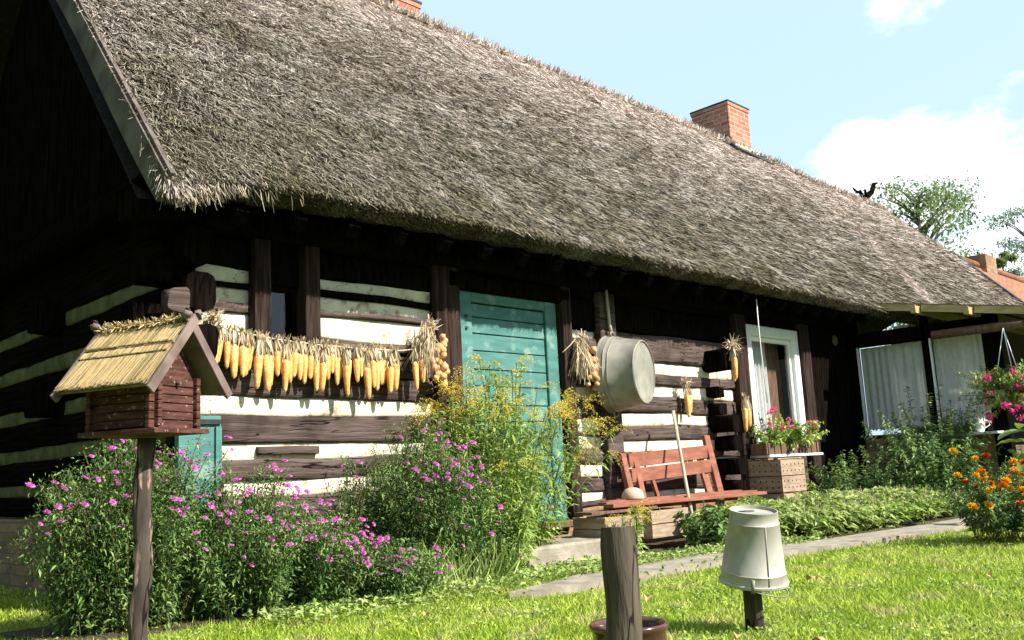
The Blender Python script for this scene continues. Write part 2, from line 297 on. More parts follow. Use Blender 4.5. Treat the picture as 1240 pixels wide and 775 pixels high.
def leaves(P,D,L,Wd,droop=.25,fold=.25,nrmup=.6):
    """pointed folded leaves: P base, D direction"""
    n=len(P); D=nrm(D); U=nrm(rng.normal(size=(n,3))+np.array([0,0,nrmup*3])); Sd=nrm(np.cross(D,U)); N=np.cross(Sd,D)
    L=np.broadcast_to(L,(n,)).reshape(n,1); Wd=np.broadcast_to(Wd,(n,)).reshape(n,1)
    m1=P+D*L*.45-N*L*.02; tip=P+D*L-np.array([0,0,1])*L*droop
    V=np.stack([P,m1-Sd*Wd/2+N*Wd*fold,tip,m1+Sd*Wd/2+N*Wd*fold,m1],1).reshape(-1,3)
    i=np.arange(n)[:,None]*5
    F=np.concatenate([i+np.array([[0,4,1]]),i+np.array([[4,2,1]]),i+np.array([[0,3,4]]),i+np.array([[4,3,2]])],0)
    return V,F,np.repeat(rng.random(n),5)
def catm(parts):
    Vs=[];Fs=[];Vr=[];o=0
    for V,F,v in parts: Vs.append(V);Fs.append(F+o);Vr.append(v);o+=len(V)
    return np.concatenate(Vs),np.concatenate(Fs),np.concatenate(Vr)

# ================================================================== SETTING
def grid_plane(name,x0,x1,y0,y1,z,m,sub=1,nz=0):
    bm=bmesh.new(); bmesh.ops.create_grid(bm,x_segments=sub,y_segments=sub,size=.5)
    for v in bm.verts:
        v.co=Vector((x0+(v.co.x+.5)*(x1-x0),y0+(v.co.y+.5)*(y1-y0),z)); 
        if nz: v.co.z+=mn.noise(v.co*1.3)*nz
    return tag(bmo(name,bm,m),kind='structure')
grid_plane('ground',-300,300,-300,300,-.03,M['turf'])
def poly_sheet(name,pts,z,m,th=.0,wob=.03):
    bm=bmesh.new(); P=[]
    n=len(pts)
    for i in range(n):
        a=Vector((*pts[i],z));b=Vector((*pts[(i+1)%n],z)); k=max(1,int((b-a).length/.12))
        for j in range(k):
            q=a.lerp(b,j/k); P.append(q+Vector((mn.noise(q*3)*wob,mn.noise(q*3+Vector((9,9,0)))*wob,0)))
    top=[bm.verts.new(p) for p in P]; f=bm.faces.new(top)
    if th:
        bot=[bm.verts.new(p-Vector((0,0,th))) for p in P]
        for i in range(len(P)): bm.faces.new((top[i],bot[i],bot[(i+1)%len(P)],top[(i+1)%len(P)]))
    bmesh.ops.triangulate(bm,faces=[f])
    return bmo(name,bm,m)
tag(poly_sheet('soil_bed',[(-.90,-.58),(-.3,-.70),(2.2,-.66),(3.0,-.55),(4.2,-.9),(5.2,-1.5),(8.6,-1.75),(12,-1.8),(12,.4),(-.1,.4),(-.4,.1),(-.95,.1)],.0,M['soil'],th=.04),kind='structure')
path_poly=[(1.35,-1.50),(2.2,-1.30),(3.4,-1.28),(4.3,-1.52),(5.4,-1.68),(6.6,-1.80),(8.2,-1.85),(12,-1.9),(12,-2.35),(8,-2.28),(6.4,-2.20),(5.0,-2.05),(3.9,-1.84),(3.0,-1.74),(2.2,-1.70),(1.6,-1.62)]
tag(poly_sheet('path',path_poly,.018,M['stone'],th=.05),kind='structure')
# ------------------------------------------------------------------ lawn
PP=np.array(path_poly); _c=np.array([[0,.10 if y<-1.7 and x>1.5 and (y<-1.9 or x<4) else -.07] for x,y in path_poly]); PP=PP+_c*np.where(np.arange(len(PP))[:,None]<8,0,1)+np.where(np.arange(len(PP))[:,None]<8,np.array([[0,-.08]]),0); SOIL=np.array([(-.85,-.42),(-.3,-.55),(2.2,-.52),(3.0,-.42),(4.2,-.75),(5.2,-1.42),(8.6,-1.7),(12,-1.7),(12,.4),(-.1,.4),(-.4,.1),(-.95,.1)])
def inpoly(x,y,poly):
    c=np.zeros(len(x),bool); n=len(poly)
    for i in range(n):
        x1,y1=poly[i]; x2,y2=poly[(i+1)%n]
        c^=((y1>y)!=(y2>y))&(x<(x2-x1)*(y-y1)/(y2-y1+1e-12)+x1)
    return c
def vnoise(x,y,s,seed=0):
    return sum(np.sin(x*s*a+seed+i)*np.sin(y*s*b+1.7*i+seed) for i,(a,b) in enumerate(((1,1.3),(2.1,.7),(3.3,2.9),(.6,4.1))))/4
def lawn():
    n=1500000
    # sample in polar round the camera so the density falls with distance
    r=np.exp(rng.uniform(math.log(1.6),math.log(22),n)); th=rng.uniform(R_(-8),R_(82),n)
    x=CAM[0]+r*np.cos(th); y=CAM[1]+r*np.sin(th)
    k=~inpoly(x,y,SOIL)&~inpoly(x,y,PP)&(y<4.5)&((x<-.02)|(y<.0))&(rng.random(n)<.34)
    x,y,r=x[k],y[k],r[k]
    t=vnoise(x,y,3.1)*.5+vnoise(x,y,9,4)*.5
    h=(.020+.022*rng.random(len(x)))*(1+.55*t); h*=np.where(rng.random(len(x))<.02,1.8,1)
    P=np.stack([x,y,np.full(len(x),-.032)+0*x],1); D=np.stack([rng.normal(0,.85,len(x)),rng.normal(0,.85,len(x)),np.ones(len(x))],1)
    V,F,v=blades(P,D,h+.012,.0032+.0011*r)
    tag(mesh_np('lawn_grass',V,F,M['grass'],var=v),'bright mown lawn grass in front of the thatched house','grass',kind='stuff')
    # low weeds and clover creeping over the path edge and below the step
    m=5200; xx=np.concatenate([rng.uniform(2.3,5.2,m//2),rng.uniform(0,3.2,m//2)]); yy=np.concatenate([-1.32+rng.normal(0,.20,m//2),-1.0+rng.normal(0,.22,m//2)])
    kk=~inpoly(xx,yy,PP); xx,yy=xx[kk],yy[kk]
    P=np.stack([xx,yy,rng.uniform(0,.04,len(xx))],1); D=np.stack([rng.normal(size=len(xx)),rng.normal(size=len(xx)),rng.uniform(.1,.8,len(xx))],1)
    V,F,v=leaves(P,D,rng.uniform(.03,.06,len(xx)),.022)
    tag(mesh_np('low_weeds',V,F,M['cover_leaf'],var=v),'low clover and weeds creeping along the concrete path edge','weeds',kind='stuff')
lawn()
def clover():
    n=26000; r_=np.exp(rng.uniform(math.log(2.2),math.log(11),n)); th=rng.uniform(0,R_(75),n); x=CAM[0]+r_*np.cos(th); y=CAM[1]+r_*np.sin(th)
    k=(vnoise(x,y,2.3,3)>.05)&~inpoly(x,y,PP)&~inpoly(x,y,SOIL)&(y<-.4); x,y=x[k],y[k]; n=len(x)
    L=leaves(np.stack([x,y,rng.uniform(-.012,.012,n)],1),np.stack([rng.normal(size=n),rng.normal(size=n),rng.uniform(.0,.6,n)],1),rng.uniform(.015,.03,n),.016)
    tag(mesh_np('clover_patches',L[0],L[1],M['cover_leaf'],var=L[2]),'patches of clover and plantain in the mown lawn','clover',kind='stuff')
clover()

# ================================================================== HOUSE
H=empty('thatched_house',(0,0,0)); tag(H,'long log house with grey thatched roof, cream daub strips and a teal door','house')
# brick base
def bx(name,lo,hi,m,parent,bev=0.0):
    bm=bmesh.new(); box(bm,lo,hi,bev=bev); return bmo(name,bm,m,parent)
bx('brick_base',(-.03,.02,-.1),(9.4,5.5,.42),M['basebrick'],H)
bx('brick_base',(-.035,-.01,-.1),(.0,5.5,.535),M['basebrick'],H)
bx('inner_wall',(.12,.12,.42),(.50,5.4,2.6),M['black'],H)
bx('inner_wall',(.50,.12,.42),(6.7,5.4,1.66),M['black'],H)
bx('inner_wall',(.98,.12,1.66),(2.3,5.4,2.6),M['black'],H)
bx('inner_wall',(.50,.60,1.66),(.98,5.4,2.6),M['black'],H)
bx('inner_wall',(2.3,.16,1.66),(6.7,5.4,2.6),M['black'],H)
bx('inner_wall',(8.15,.12,.42),(9.3,5.4,2.6),M['tar'],H)
bx('inner_wall',(6.7,1.2,.42),(8.15,5.4,2.6),M['interior'],H)
def bay(x0,x1,strips,z0,z1,side='x'):
    """horizontal logs with daub strips between; strips = [(lo,hi)]"""
    zs=[z0]+[v for s in strips for v in s]+[z1]
    for i in range(0,len(zs),2):
        a,b=zs[i],zs[i+1]
        if b-a<.03: continue
        # split very tall runs into two logs
        cuts=[a,b] if b-a<.30 else ([a,(a+b)/2,b] if b-a<.62 else [a,a+(b-a)/3,a+2*(b-a)/3,b])
        for lo,hi in zip(cuts,cuts[1:]):
            dz=random.uniform(-.012,.012)
            beam('wall_log',(x0,.09,(lo+hi)/2-dz),(x1,.09,(lo+hi)/2+dz),.17,hi-lo-.006,M['log'] if (lo+hi)/2<2.06 else M['tar'],H,nz=.02,rd=.16)  # logs above the eave shadow line get the shade painted near black
    for lo,hi in strips:
        dz=random.uniform(-.008,.008)
        beam('daub_strip',(x0,.105,(lo+hi)/2-dz),(x1,.105,(lo+hi)/2+dz),.15,hi-lo+.03,M['lime'],H,nz=.016,rd=.2)
bay(.06,2.14,[(.405,.45),(.64,.75),(.89,.99),(1.19,1.30)],.38,1.66)
bay(.06,.52,[(1.72,1.87),(1.94,2.04),(2.08,2.18)],1.66,2.62)
bay(1.0,2.14,[(1.74,1.91),(1.955,2.045),(2.10,2.18)],1.66,2.62)
bay(3.70,4.16,[(.43,.51),(.65,.76),(.91,1.02),(1.06,1.18),(1.36,1.47),(1.62,1.72),(1.94,2.01)],.38,2.62)
bay(4.36,6.56,[(.41,.46),(.67,.78),(.86,.965),(1.12,1.235),(1.40,1.52),(1.635,1.755)],.38,2.62)
# posts of the front wall
for x0,x1,z0,z1 in ((.50,.625,1.66,2.6),(.895,1.02,1.66,2.6),(2.10,2.36,.3,2.6),(3.60,3.73,.3,2.6),(4.14,4.38,.3,2.6),(6.52,6.78,.3,2.6),(8.07,8.30,.4,2.6)):
    beam('wall_post',((x0+x1)/2,.045,z0),((x0+x1)/2,.045,z1),x1-x0,.20,M['log'] if 4<x0<5 else M['postlog'],H,nz=.01,rd=.08)
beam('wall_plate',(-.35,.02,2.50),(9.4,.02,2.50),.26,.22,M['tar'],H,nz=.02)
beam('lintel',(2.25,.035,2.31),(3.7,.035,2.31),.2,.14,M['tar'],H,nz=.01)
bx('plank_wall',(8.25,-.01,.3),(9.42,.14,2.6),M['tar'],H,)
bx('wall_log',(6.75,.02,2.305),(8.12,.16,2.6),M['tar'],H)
bx('wall_log',(6.75,.02,.42),(8.12,.16,.92),M['log'],H)
# gable wall
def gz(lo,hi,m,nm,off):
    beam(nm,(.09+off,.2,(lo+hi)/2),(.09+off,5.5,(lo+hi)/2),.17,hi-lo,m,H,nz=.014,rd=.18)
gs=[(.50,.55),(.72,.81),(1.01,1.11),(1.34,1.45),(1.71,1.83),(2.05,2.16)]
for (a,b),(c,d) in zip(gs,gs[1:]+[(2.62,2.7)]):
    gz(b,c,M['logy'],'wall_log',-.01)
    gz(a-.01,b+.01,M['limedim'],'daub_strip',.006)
# corner: crossed log ends
for i,z in enumerate((.62,.90,1.20,1.50)):
    beam('log_end',(-.13,.09,z),(.1,.09,z),.17,.22,M['tar'],H,nz=.015)
for i,z in enumerate((1.62,1.95,2.26)):
    beam('log_end',(.06,-.20+.03*i,z),(.06,.2,z),.20,.24,M['tar'],H,nz=.02,rd=.3)
    beam('log_end',(-.30+.04*i,.10,z+.16),(.1,.10,z+.16),.18,.2,M['tar'],H,nz=.02,rd=.3)
beam('log_end',(-.13,-.27,1.865),(-.13,-.15,1.865),.15,.15,M['log'],H,nz=.04,rd=.22)
for z in (2.12,1.45):
    beam('log_end',(-.22,2.15,z),(.1,2.15,z),.19,.26,M['tar'],H,nz=.02)
beam('gable_beam',(-.10,-.35,2.70),(-.10,5.6,2.70),.22,.20,M['tar'],H,nz=.02)
# dark boarded upper gable
bm=bmesh.new()
yy=-.3
while yy<5.7:
    w=.19; top=lambda y:2.72+max(0.02,(min(y+.45,5.97-y))*1.11)
    z1=min(top(yy),top(yy+w))-.05
    box(bm,(-.06-random.random()*.012,yy,2.70),(.0,yy+w-.008,max(2.78,z1))); yy+=w
bmo('gable_boards',bm,M['tar'],H)
# partition-wall log ends standing out of the front wall
for z0,z1,pr,x0 in ((1.70,1.93,.26,5.92),(1.41,1.52,.10,5.95),(1.23,1.35,.12,5.95),(1.04,1.21,.28,5.93),(.84,1.00,.22,6.02),(.58,.76,.26,6.02),(.36,.52,.24,6.0)):
    beam('log_end',(x0+.1,-pr,(z0+z1)/2),(x0+.1,.1,(z0+z1)/2),.15,z1-z0,M['tar'],H,nz=.016,rd=.2)
# board with log-end shelf over the small window and the recessed log with a wooden lip
beam('wall_lip',(.55,.02,.945),(1.02,.02,.94),.05,.055,M['log'],H)
# small window (left)
wn=bx('window',(.625,.08,1.68),(.895,.10,1.71),M['tar'],H)
for lo,hi in (((.625,.07,1.71),(.655,.11,2.1)),((.865,.07,1.71),(.895,.11,2.1)),((.655,.07,2.06),(.865,.11,2.1))): bx('sash_bar',lo,hi,M['tar'],wn)
bx('pane',(.655,.088,1.71),(.865,.092,2.06),M['glass'],wn)
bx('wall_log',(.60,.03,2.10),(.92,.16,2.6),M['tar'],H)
# cream curtain edge in the small window
def curtain(name,p0,p1,z0,z1,m,parent,folds=9,amp=.02,scal=0.0):
    nx=folds*8; V=[];F=[]; p0=np.array(p0);p1=np.array(p1); d=(p1-p0); nd=np.array([-d[1],d[0]])/np.linalg.norm(d)
    nzs=14
    for j in range(nzs+1):
        for i in range(nx+1):
            u=i/nx; t=j/nzs; ph=math.sin(u*folds*6.283+1.3*math.sin(u*9))*amp*(.5+.5*(1-t)+.25)
            q=p0+d*u+nd*ph; z=z0+(z1-z0)*t
            if j==0: z+=scal*abs(math.sin(u*folds*6.283))
            V.append((q[0],q[1],z))
    for j in range(nzs):
        for i in range(nx):
            a=j*(nx+1)+i; F.append((a,a+1,a+nx+2,a+nx+1))
    return mesh_np(name,V,F,m,parent,smooth=True)
curtain('curtain',(.66,.16),(.74,.16),1.70,2.08,M['curtain'],wn,folds=3,amp=.01)
# door -------------------------------------------------------------
D=bx('door',(2.44,.075,.30),(3.53,.095,2.20),M['teal'],H)
for lo,hi in (((2.385,.0,.29),(2.53,.07,2.235)),((3.43,.0,.29),(3.575,.07,2.235)),((2.53,.004,2.15),(3.43,.07,2.235)),((2.53,.004,.29),(3.43,.07,.40))):
    bx('door_frame',lo,hi,M['teal'],D,bev=.006)
z=.405; k=0
while z<2.14:
    h=.150+random.uniform(-.015,.012); z2=min(z+h,2.145)
    bm=bmesh.new(); tl=random.uniform(-.004,.004); box(bm,(2.535,.02+random.uniform(0,.008),z),(3.425,.07,z2-.008),bev=.004)
    bmo('door_board',bm,M['teal'],D); z=z2
bm=bmesh.new(); tube(bm,[(3.36,-.0,1.02),(3.36,-.05,1.02),(3.30,-.055,1.02),(3.24,-.055,1.01)],.009,6); tube(bm,[(3.36,.02,.96),(3.36,-.012,.96)],.02,8); tube(bm,[(3.36,.02,1.08),(3.36,-.006,1.08)],.014,8)
bmo('latch',bm,M['lead'],D)
for z in (2.02,1.92,1.1):
    bm=bmesh.new(); tube(bm,[(2.46,.0,z),(2.46,-.012,z)],.014,8); bmo('bolt_head',bm,M['lead'],D)
bx('door_sill',(2.36,-.06,.22),(3.62,.1,.285),M['darkwood'],H,bev=.01)
# white framed window ---------------------------------------------
W2=bx('window',(6.83,.02,.93),(8.05,.10,.985),M['white'],H)
for lo,hi in (((6.83,-.02,.985),(6.94,.09,2.30)),((7.93,-.02,.985),(8.05,.09,2.30)),((6.94,-.02,2.18),(7.93,.09,2.30))): bx('window_frame',lo,hi,M['white'],W2,bev=.008)
for lo,hi in (((6.94,.03,.985),(6.99,.07,2.18)),((7.88,.03,.985),(7.93,.07,2.18)),((6.99,.03,2.12),(7.88,.07,2.18)),((6.99,.03,.985),(7.88,.07,1.04))): bx('sash_bar',lo,hi,M['white'],W2,bev=.004)
bx('pane',(6.99,.048,1.04),(7.88,.052,2.12),M['glass'],W2)
curtain('curtain',(6.98,.16),(7.55,.17),.95,2.2,M['curtain'],W2,folds=6,amp=.025)
bx('inner_shutter',(7.50,.20,.95),(7.92,.23,2.2),M['darkwood'],W2)
bx('window_sill',(6.62,-.30,.745),(7.86,.02,.775),M['white'],W2,bev=.005)
# teal hatch at the left corner -------------------------------------
hb=bx('hatch',(-.05,-.08,.50),(.245,-.045,1.17),M['teal'],H,bev=.006)
bx('hatch_rail',(.04,-.10,1.115),(.235,-.083,1.145),M['lead'],hb)
for x in (-.045,.20): bx('hatch_stile',(x,-.096,.50),(x+.04,-.082,1.10),M['teal'],hb)

# ------------------------------------------------------------------ thatched roof
TH=R_(48); e_y,e_z=-.65,2.60
XS=np.array([-.62,-.3,0,1.2,3,11,12.5,14,15.5,16.9,17.5,18.1]); RZ=np.array([6.38,6.38,6.38,6.38,6.36,6.34,6.20,6.02,6.02,5.95,5.40,4.75])
EO=np.array([-.14,-.12,-.06,-.01,0,0,.0,.0,0,0,0,0])
def ridge_z(x): return np.interp(x,XS,RZ)
def eoff(x): return np.interp(x,XS,EO)
def roof_pt(x,s,off=0.0):
    """s 0 eave .. 1 ridge, offset along the outward normal"""
    rz=ridge_z(x); ry=e_y+(rz-e_z)/math.tan(TH)
    y=e_y+(ry-e_y)*s; z=e_z+(rz-e_z)*s+eoff(x)*(1-s)
    wob=.035*vnoise(x,s*5,1.1)+.018*vnoise(x,s*5,4.3,2)
    o=off+wob*(np.minimum(1,s*6))
    return np.stack([x,y-math.sin(TH)*o,z+math.cos(TH)*o],-1)
def build_roof():
    nx,ns=150,40; xs=np.linspace(-.37,18.1,nx); prof=[]
    V=[];
    for s in np.linspace(0,1,ns): prof.append(roof_pt(xs,np.full(nx,s)))
    ridgey=e_y+(ridge_z(xs)-e_z)/math.tan(TH)
    # rounded ridge cap and the back slope
    back=[np.stack([xs,ridgey+.25,ridge_z(xs)-.20],-1),np.stack([xs,np.full(nx,6.3),np.full(nx,2.5)],-1),np.stack([xs,np.full(nx,5.9),np.full(nx,2.3)],-1)]
    und=[np.stack([xs,ridgey,ridge_z(xs)-.45],-1),np.stack([xs,np.full(nx,-.2),2.60+eoff(xs)],-1),np.stack([xs,np.full(nx,-.50),2.52+eoff(xs)],-1),np.stack([xs,np.full(nx,-.60),2.545+eoff(xs)],-1)]
    rows=[np.stack([xs,np.full(nx,-.62),2.57+eoff(xs)],-1)]+prof+back+und[:-1]
    V=np.stack(rows,0).reshape(-1,3); nr=len(rows); F=[]
    for r in range(nr):
        r2=(r+1)%nr
        for i in range(nx-1): F.append((r*nx+i,r*nx+i+1,r2*nx+i+1,r2*nx+i))
    roof=mesh_np('thatched_roof',V,F,M['thatchbase'],H,smooth=True)
    me=roof.data
    # straw: joined into one thatch mesh laid over the base
    parts=[]
    dn=np.array([0,-math.cos(TH),-math.sin(TH)]); nn=np.array([0,-math.sin(TH),math.cos(TH)]); ax=np.array([1.,0,0])
    n=720000; x=rng.uniform(-.38,18.1,n); s=rng.uniform(.0,1,n)
    P=roof_pt(x,s); d=np.linalg.norm(P-CAM,axis=1); keep=rng.random(n)<np.clip((5.0/d)**1.15,0,1); x,s,P,d=x[keep],s[keep],P[keep],d[keep]; n=len(x)
    swirl=.16*vnoise(x,s*5,2.3,5)
    yaw=rng.normal(0,.38,n)+swirl; el=np.abs(rng.normal(.19,.15,n))
    Dr=dn*np.cos(yaw)[:,None]+ax*np.sin(yaw)[:,None]+nn*el[:,None]
    ln=rng.uniform(.045,.10,n)*(1+.06*d); P=P-dn*(ln*.5)[:,None]*.8+nn*rng.uniform(-.006,.034,n)[:,None]
    parts.append(strands(P,Dr,ln,.0036*(d/5.0)**.9*rng.uniform(.6,1.4,n),up=nn+rng.normal(size=(n,3))*.5,bend=.25)); V0,F0,v0=parts[-1]; parts[-1]=(V0,F0,np.clip(v0*.72+np.repeat(.34*s**1.5,6)-.02,0,1))
    # stray long straws
    n=2500; x=rng.uniform(-.30,14,n); s=rng.random(n)**1.5; P=roof_pt(x,s,.015); yaw=rng.normal(0,.8,n)
    parts.append(strands(P,dn*np.cos(yaw)[:,None]+ax*np.sin(yaw)[:,None]+nn*.2,rng.uniform(.12,.24,n),.004,bend=.5))
    # cut ends along the eave
    n=90000; x=-.38+(rng.random(n)**1.7)*18.5; q=rng.random(n); P=np.stack([x,-.65+.16*q+rng.normal(0,.012,n),2.62-.075*q+eoff(x)+.025*vnoise(x,x*0,6.)],-1)
    Dr=dn+np.array([0,-.2,-.05])+rng.normal(0,.16,(n,3)); d=np.linalg.norm(P-CAM,axis=1)
    parts.append(strands(P,Dr,rng.uniform(.02,.055,n),.0038*(d/5)**.8,bend=.3))
    # flared corner tuft over the verge board
    n=3500; x=-.38+rng.exponential(.12,n); s=rng.exponential(.03,n); P=roof_pt(x,s,-.01)
    parts.append(strands(P,dn+np.array([-.12,0,-.3])+rng.normal(0,.22,(n,3)),rng.uniform(.10,.22,n),.0055,bend=.3))
    # verge edge
    n=9000; s=rng.random(n); x=-.35+np.abs(rng.normal(0,.02,n)); P=roof_pt(x,s,0)-nn*rng.uniform(0,.12,n)[:,None]
    parts.append(strands(P,dn+np.array([.05,0,0])+rng.normal(0,.12,(n,3))*np.array([.3,1,1]),rng.uniform(.06,.14,n),.005,bend=.3))
    V,F,v=catm(parts); st=mesh_np('thatch',V,F,M['straw'],roof,var=v)
    parts=[]
    n=36000; x=rng.uniform(-.36,17,n); P=np.stack([x,e_y+(ridge_z(x)-e_z)/math.tan(TH)+rng.normal(0,.05,n),ridge_z(x)-.02+.03*vnoise(x,x,5.)],-1); d=np.linalg.norm(P-CAM,axis=1)
    parts.append(strands(P,np.array([.1,-.1,.8])+rng.normal(0,.5,(n,3)),rng.uniform(.05,.13,n),.0065*(d/6),bend=.3))
    n=70000; x=rng.uniform(-.36,17,n); P=roof_pt(x,1-np.abs(rng.normal(0,.045,n)),.03); d=np.linalg.norm(P-CAM,axis=1)
    parts.append(strands(P,dn+ax*.3*rng.normal(size=(n,1))+nn*.1,rng.uniform(.12,.25,n),.006*(d/6),bend=.2))
    # paler repair seam running down the slope
    n=22000; t=rng.random(n); x=13.8-2.6*(1-t)*1.0+rng.normal(0,.07,n); P=roof_pt(x,t,.02); d=np.linalg.norm(P-CAM,axis=1)
    parts.append(strands(P,dn+ax*.25*rng.normal(size=(n,1))+nn*.12,rng.uniform(.15,.28,n),.005*(d/6),bend=.2))
    V,F,v=catm(parts); mesh_np('ridge_straw',V,F,M['strawtop'],roof,var=v)
    return roof
ROOF=build_roof()
# verge (barge) boards
bm=bmesh.new()
a=Vector((-.39,-.66,2.45)); b=Vector((-.39,2.77,6.27)); dd=(b-a).normalized(); nn=Vector((0,-dd.z,dd.y))
seg=24
prev=None
for i in range(seg+1):
    p=a.lerp(b,i/seg); wd=.175+.012*math.sin(i*.5); w2=.0
    ring=[bm.verts.new(p+Vector((dx,0,0))+nn*o) for dx,o in ((-.02,.04),(.02,.04),(.02,.04-wd),(-.02,.04-wd))]
    if prev:
        for k in range(4): bm.faces.new((prev[k],prev[(k+1)%4],ring[(k+1)%4],ring[k]))
    else: bm.faces.new(ring)
    prev=ring
bm.faces.new(prev)
bmo('verge_board',bm,M['greywood'],ROOF)
bm=bmesh.new(); bar(bm,a+nn*.055+Vector((.012,0,0)),b+nn*.055+Vector((.012,0,0)),.03,.022,up=nn); bmo('verge_batten',bm,M['greywood'],ROOF)
for i in range(26):
    x=.15+i*.42
    if x<9.3:
        bm=bmesh.new(); bar(bm,(x,-.50,2.42+eoff(x)),(x,.6,3.62),.09,.10); bmo('rafter',bm,M['tar'],ROOF)
bx('soffit_board',(-.36,-.42,2.605),(9.4,.2,2.625),M['tar'],ROOF)
# chimneys -----------------------------------------------------------
def chimney(x0,x1,y0,y1,zb,zt):
    bm=bmesh.new(); box(bm,(x0,y0,zb),(x1,y1,zt-.09),bev=.006)
    c=bmo('chimney',bm,M['brick'],ROOF)
    box_=bx('chimney_cap',(x0-.012,y0-.012,zt-.089),(x1+.012,y1+.012,zt-.03),M['brick'],None)
    box_.parent=ROOF
    t=bx('chimney_cap',(x0-.02,y0-.02,zt-.029),(x1+.02,y1+.02,zt),M['lead'],None); t.parent=ROOF
chimney(11.46,12.16,2.66,3.44,5.6,7.18)
chimney(4.14,4.56,2.95,3.45,5.8,6.80)
bm=bmesh.new(); bar(bm,(11.36,2.62,6.42),(11.36,3.3,6.72),.16,.06); bar(bm,(11.3,2.52,6.22),(12.4,2.45,6.12),.22,.05,up=(0,-.7,.7)); bar(bm,(12.2,2.5,6.16),(12.75,2.55,6.20),.2,.05,up=(0,-.7,.7)); bmo('flashing',bm,M['lead'],ROOF)
bm=bmesh.new(); bar(bm,(11.40,2.60,6.235),(12.22,2.56,6.24),.10,.16,up=(0,-.3,1)); bmo('mortar_skirt',bm,M['lime'],ROOF)
# carved ridge ornament at the far end
bm=bmesh.new()
tube(bm,[(16.5,2.5,6.05),(16.62,2.5,6.25),(16.9,2.5,6.42),(17.05,2.5,6.62),(17.25,2.5,6.68)],[.07,.07,.06,.05,.02],6,jit=.2)
tube(bm,[(16.45,2.5,6.15),(16.3,2.5,6.3),(16.12,2.5,6.26),(15.95,2.5,6.33)],[.05,.05,.04,.015],6,jit=.2)
tube(bm,[(16.6,2.5,6.22),(16.55,2.5,6.42)],[.05,.015],6,jit=.2)
bmo('ridge_ornament',bm,M['tar'],ROOF)
# right verge of the thatch
bm=bmesh.new(); bar(bm,(18.15,-.7,2.6),(18.15,1.5,4.95),.16,.22); bmo('end_flashing',bm,M['lead'],ROOF)

# ------------------------------------------------------------------ glazed porch wing on the right
PV=empty('glazed_porch',(9.4,0,0)); tag(PV,'timber porch wing with two curtained windows and yellow roof edge at the right','porch')
sl_=math.tan(R_(10.5))
def pb(name,lo,hi,m,par=None,bev=0.0):
    o=bx(name,lo,hi,m,None,bev); o.parent=par or PV; o.matrix_parent_inverse=Matrix.Translation((-9.4,0,0)); return o
pb('porch_wall',(9.40,-1.88,0),(9.52,-.0,.93),M['basebrick'])
pb('header',(9.385,-1.9,2.15),(9.52,0,2.33),M['tar'])
for y0,y1 in ((-.14,0.0),(-1.085,-1.015),(-1.92,-1.74)): pb('porch_post',(9.385,y0,.0),(9.53,y1,2.62+(y0+.45)*sl_),M['tar'],bev=.01)
for y0,y1 in ((-1.0,-.14),(-1.74,-1.10)):
    w=pb('porch_window',(9.39,y0,.93),(9.50,y1,.97),M['tar'])
    for lo,hi in (((9.41,y1-.02,.97),(9.45,y1,2.15)),):
        q=bx('sash_bar',lo,hi,M['white'],w)
    bx('pane',(9.428,y0+.025,.97),(9.432,y1-.025,2.125),M['glass'],w)
    curtain('curtain',(9.50,y0+.02),(9.50,y1-.02),1.02,2.14,M['curtain'],w,folds=8,amp=.018,scal=.03)
pb('porch_shelf',(9.15,-1.86,.895),(9.39,-1.2,.925),M['white'],bev=.004)
pb('porch_inner_wall',(10.9,-1.8,0),(11.0,.0,2.5),M['interior'])
# front windows of the porch let the sun in behind the curtains
pb('porch_front_rail',(9.55,-1.90,.0),(11.6,-1.80,.75),M['darkwood'])
pb('header',(9.55,-1.90,2.2),(14,-1.78,2.36),M['darkwood'])
pb('porch_post',(11.5,-1.9,0),(11.66,-1.75,2.4),M['tar'])
# roof: boards sloping 12 degrees towards the lawn, with rafter tails standing out at the edge
sl=math.tan(R_(10.5))
def rz_(y): return 2.66+(y+.45)*sl
bm=bmesh.new(); bar(bm,(11.8,-.3,rz_(-.3)+.02),(11.8,-2.75,rz_(-2.75)+.02),5.3,.04); q=bmo('porch_roof',bm,M['darkwood']); q.parent=PV; q.matrix_parent_inverse=Matrix.Translation((-9.4,0,0))
ys=[-.55,-1.12,-1.74,-2.40,-2.75]
for y0,y1 in zip(ys,ys[1:]):
    bm=bmesh.new(); bar(bm,(9.13,y0-.05,rz_(y0-.05)-.02),(9.13,y1+.03,rz_(y1+.03)-.02),.03,.085,up=(0,0,1)); o=bmo('fascia_board',bm,M['yellowboard']); o.parent=PV; o.matrix_parent_inverse=Matrix.Translation((-9.4,0,0))
    bm=bmesh.new(); bar(bm,(8.98,y1,rz_(y1)-.05),(12.5,y1,rz_(y1)-.05),.06,.09); o=bmo('rafter',bm,M['yellowboard']); o.parent=PV; o.matrix_parent_inverse=Matrix.Translation((-9.4,0,0))
bm=bmesh.new(); tube(bm,[(9.24,-1.22,2.16),(9.24,-2.75,2.15)],.055,12); o=bmo('gutter',bm,M['darkwood']); o.parent=PV; o.matrix_parent_inverse=Matrix.Translation((-9.4,0,0))

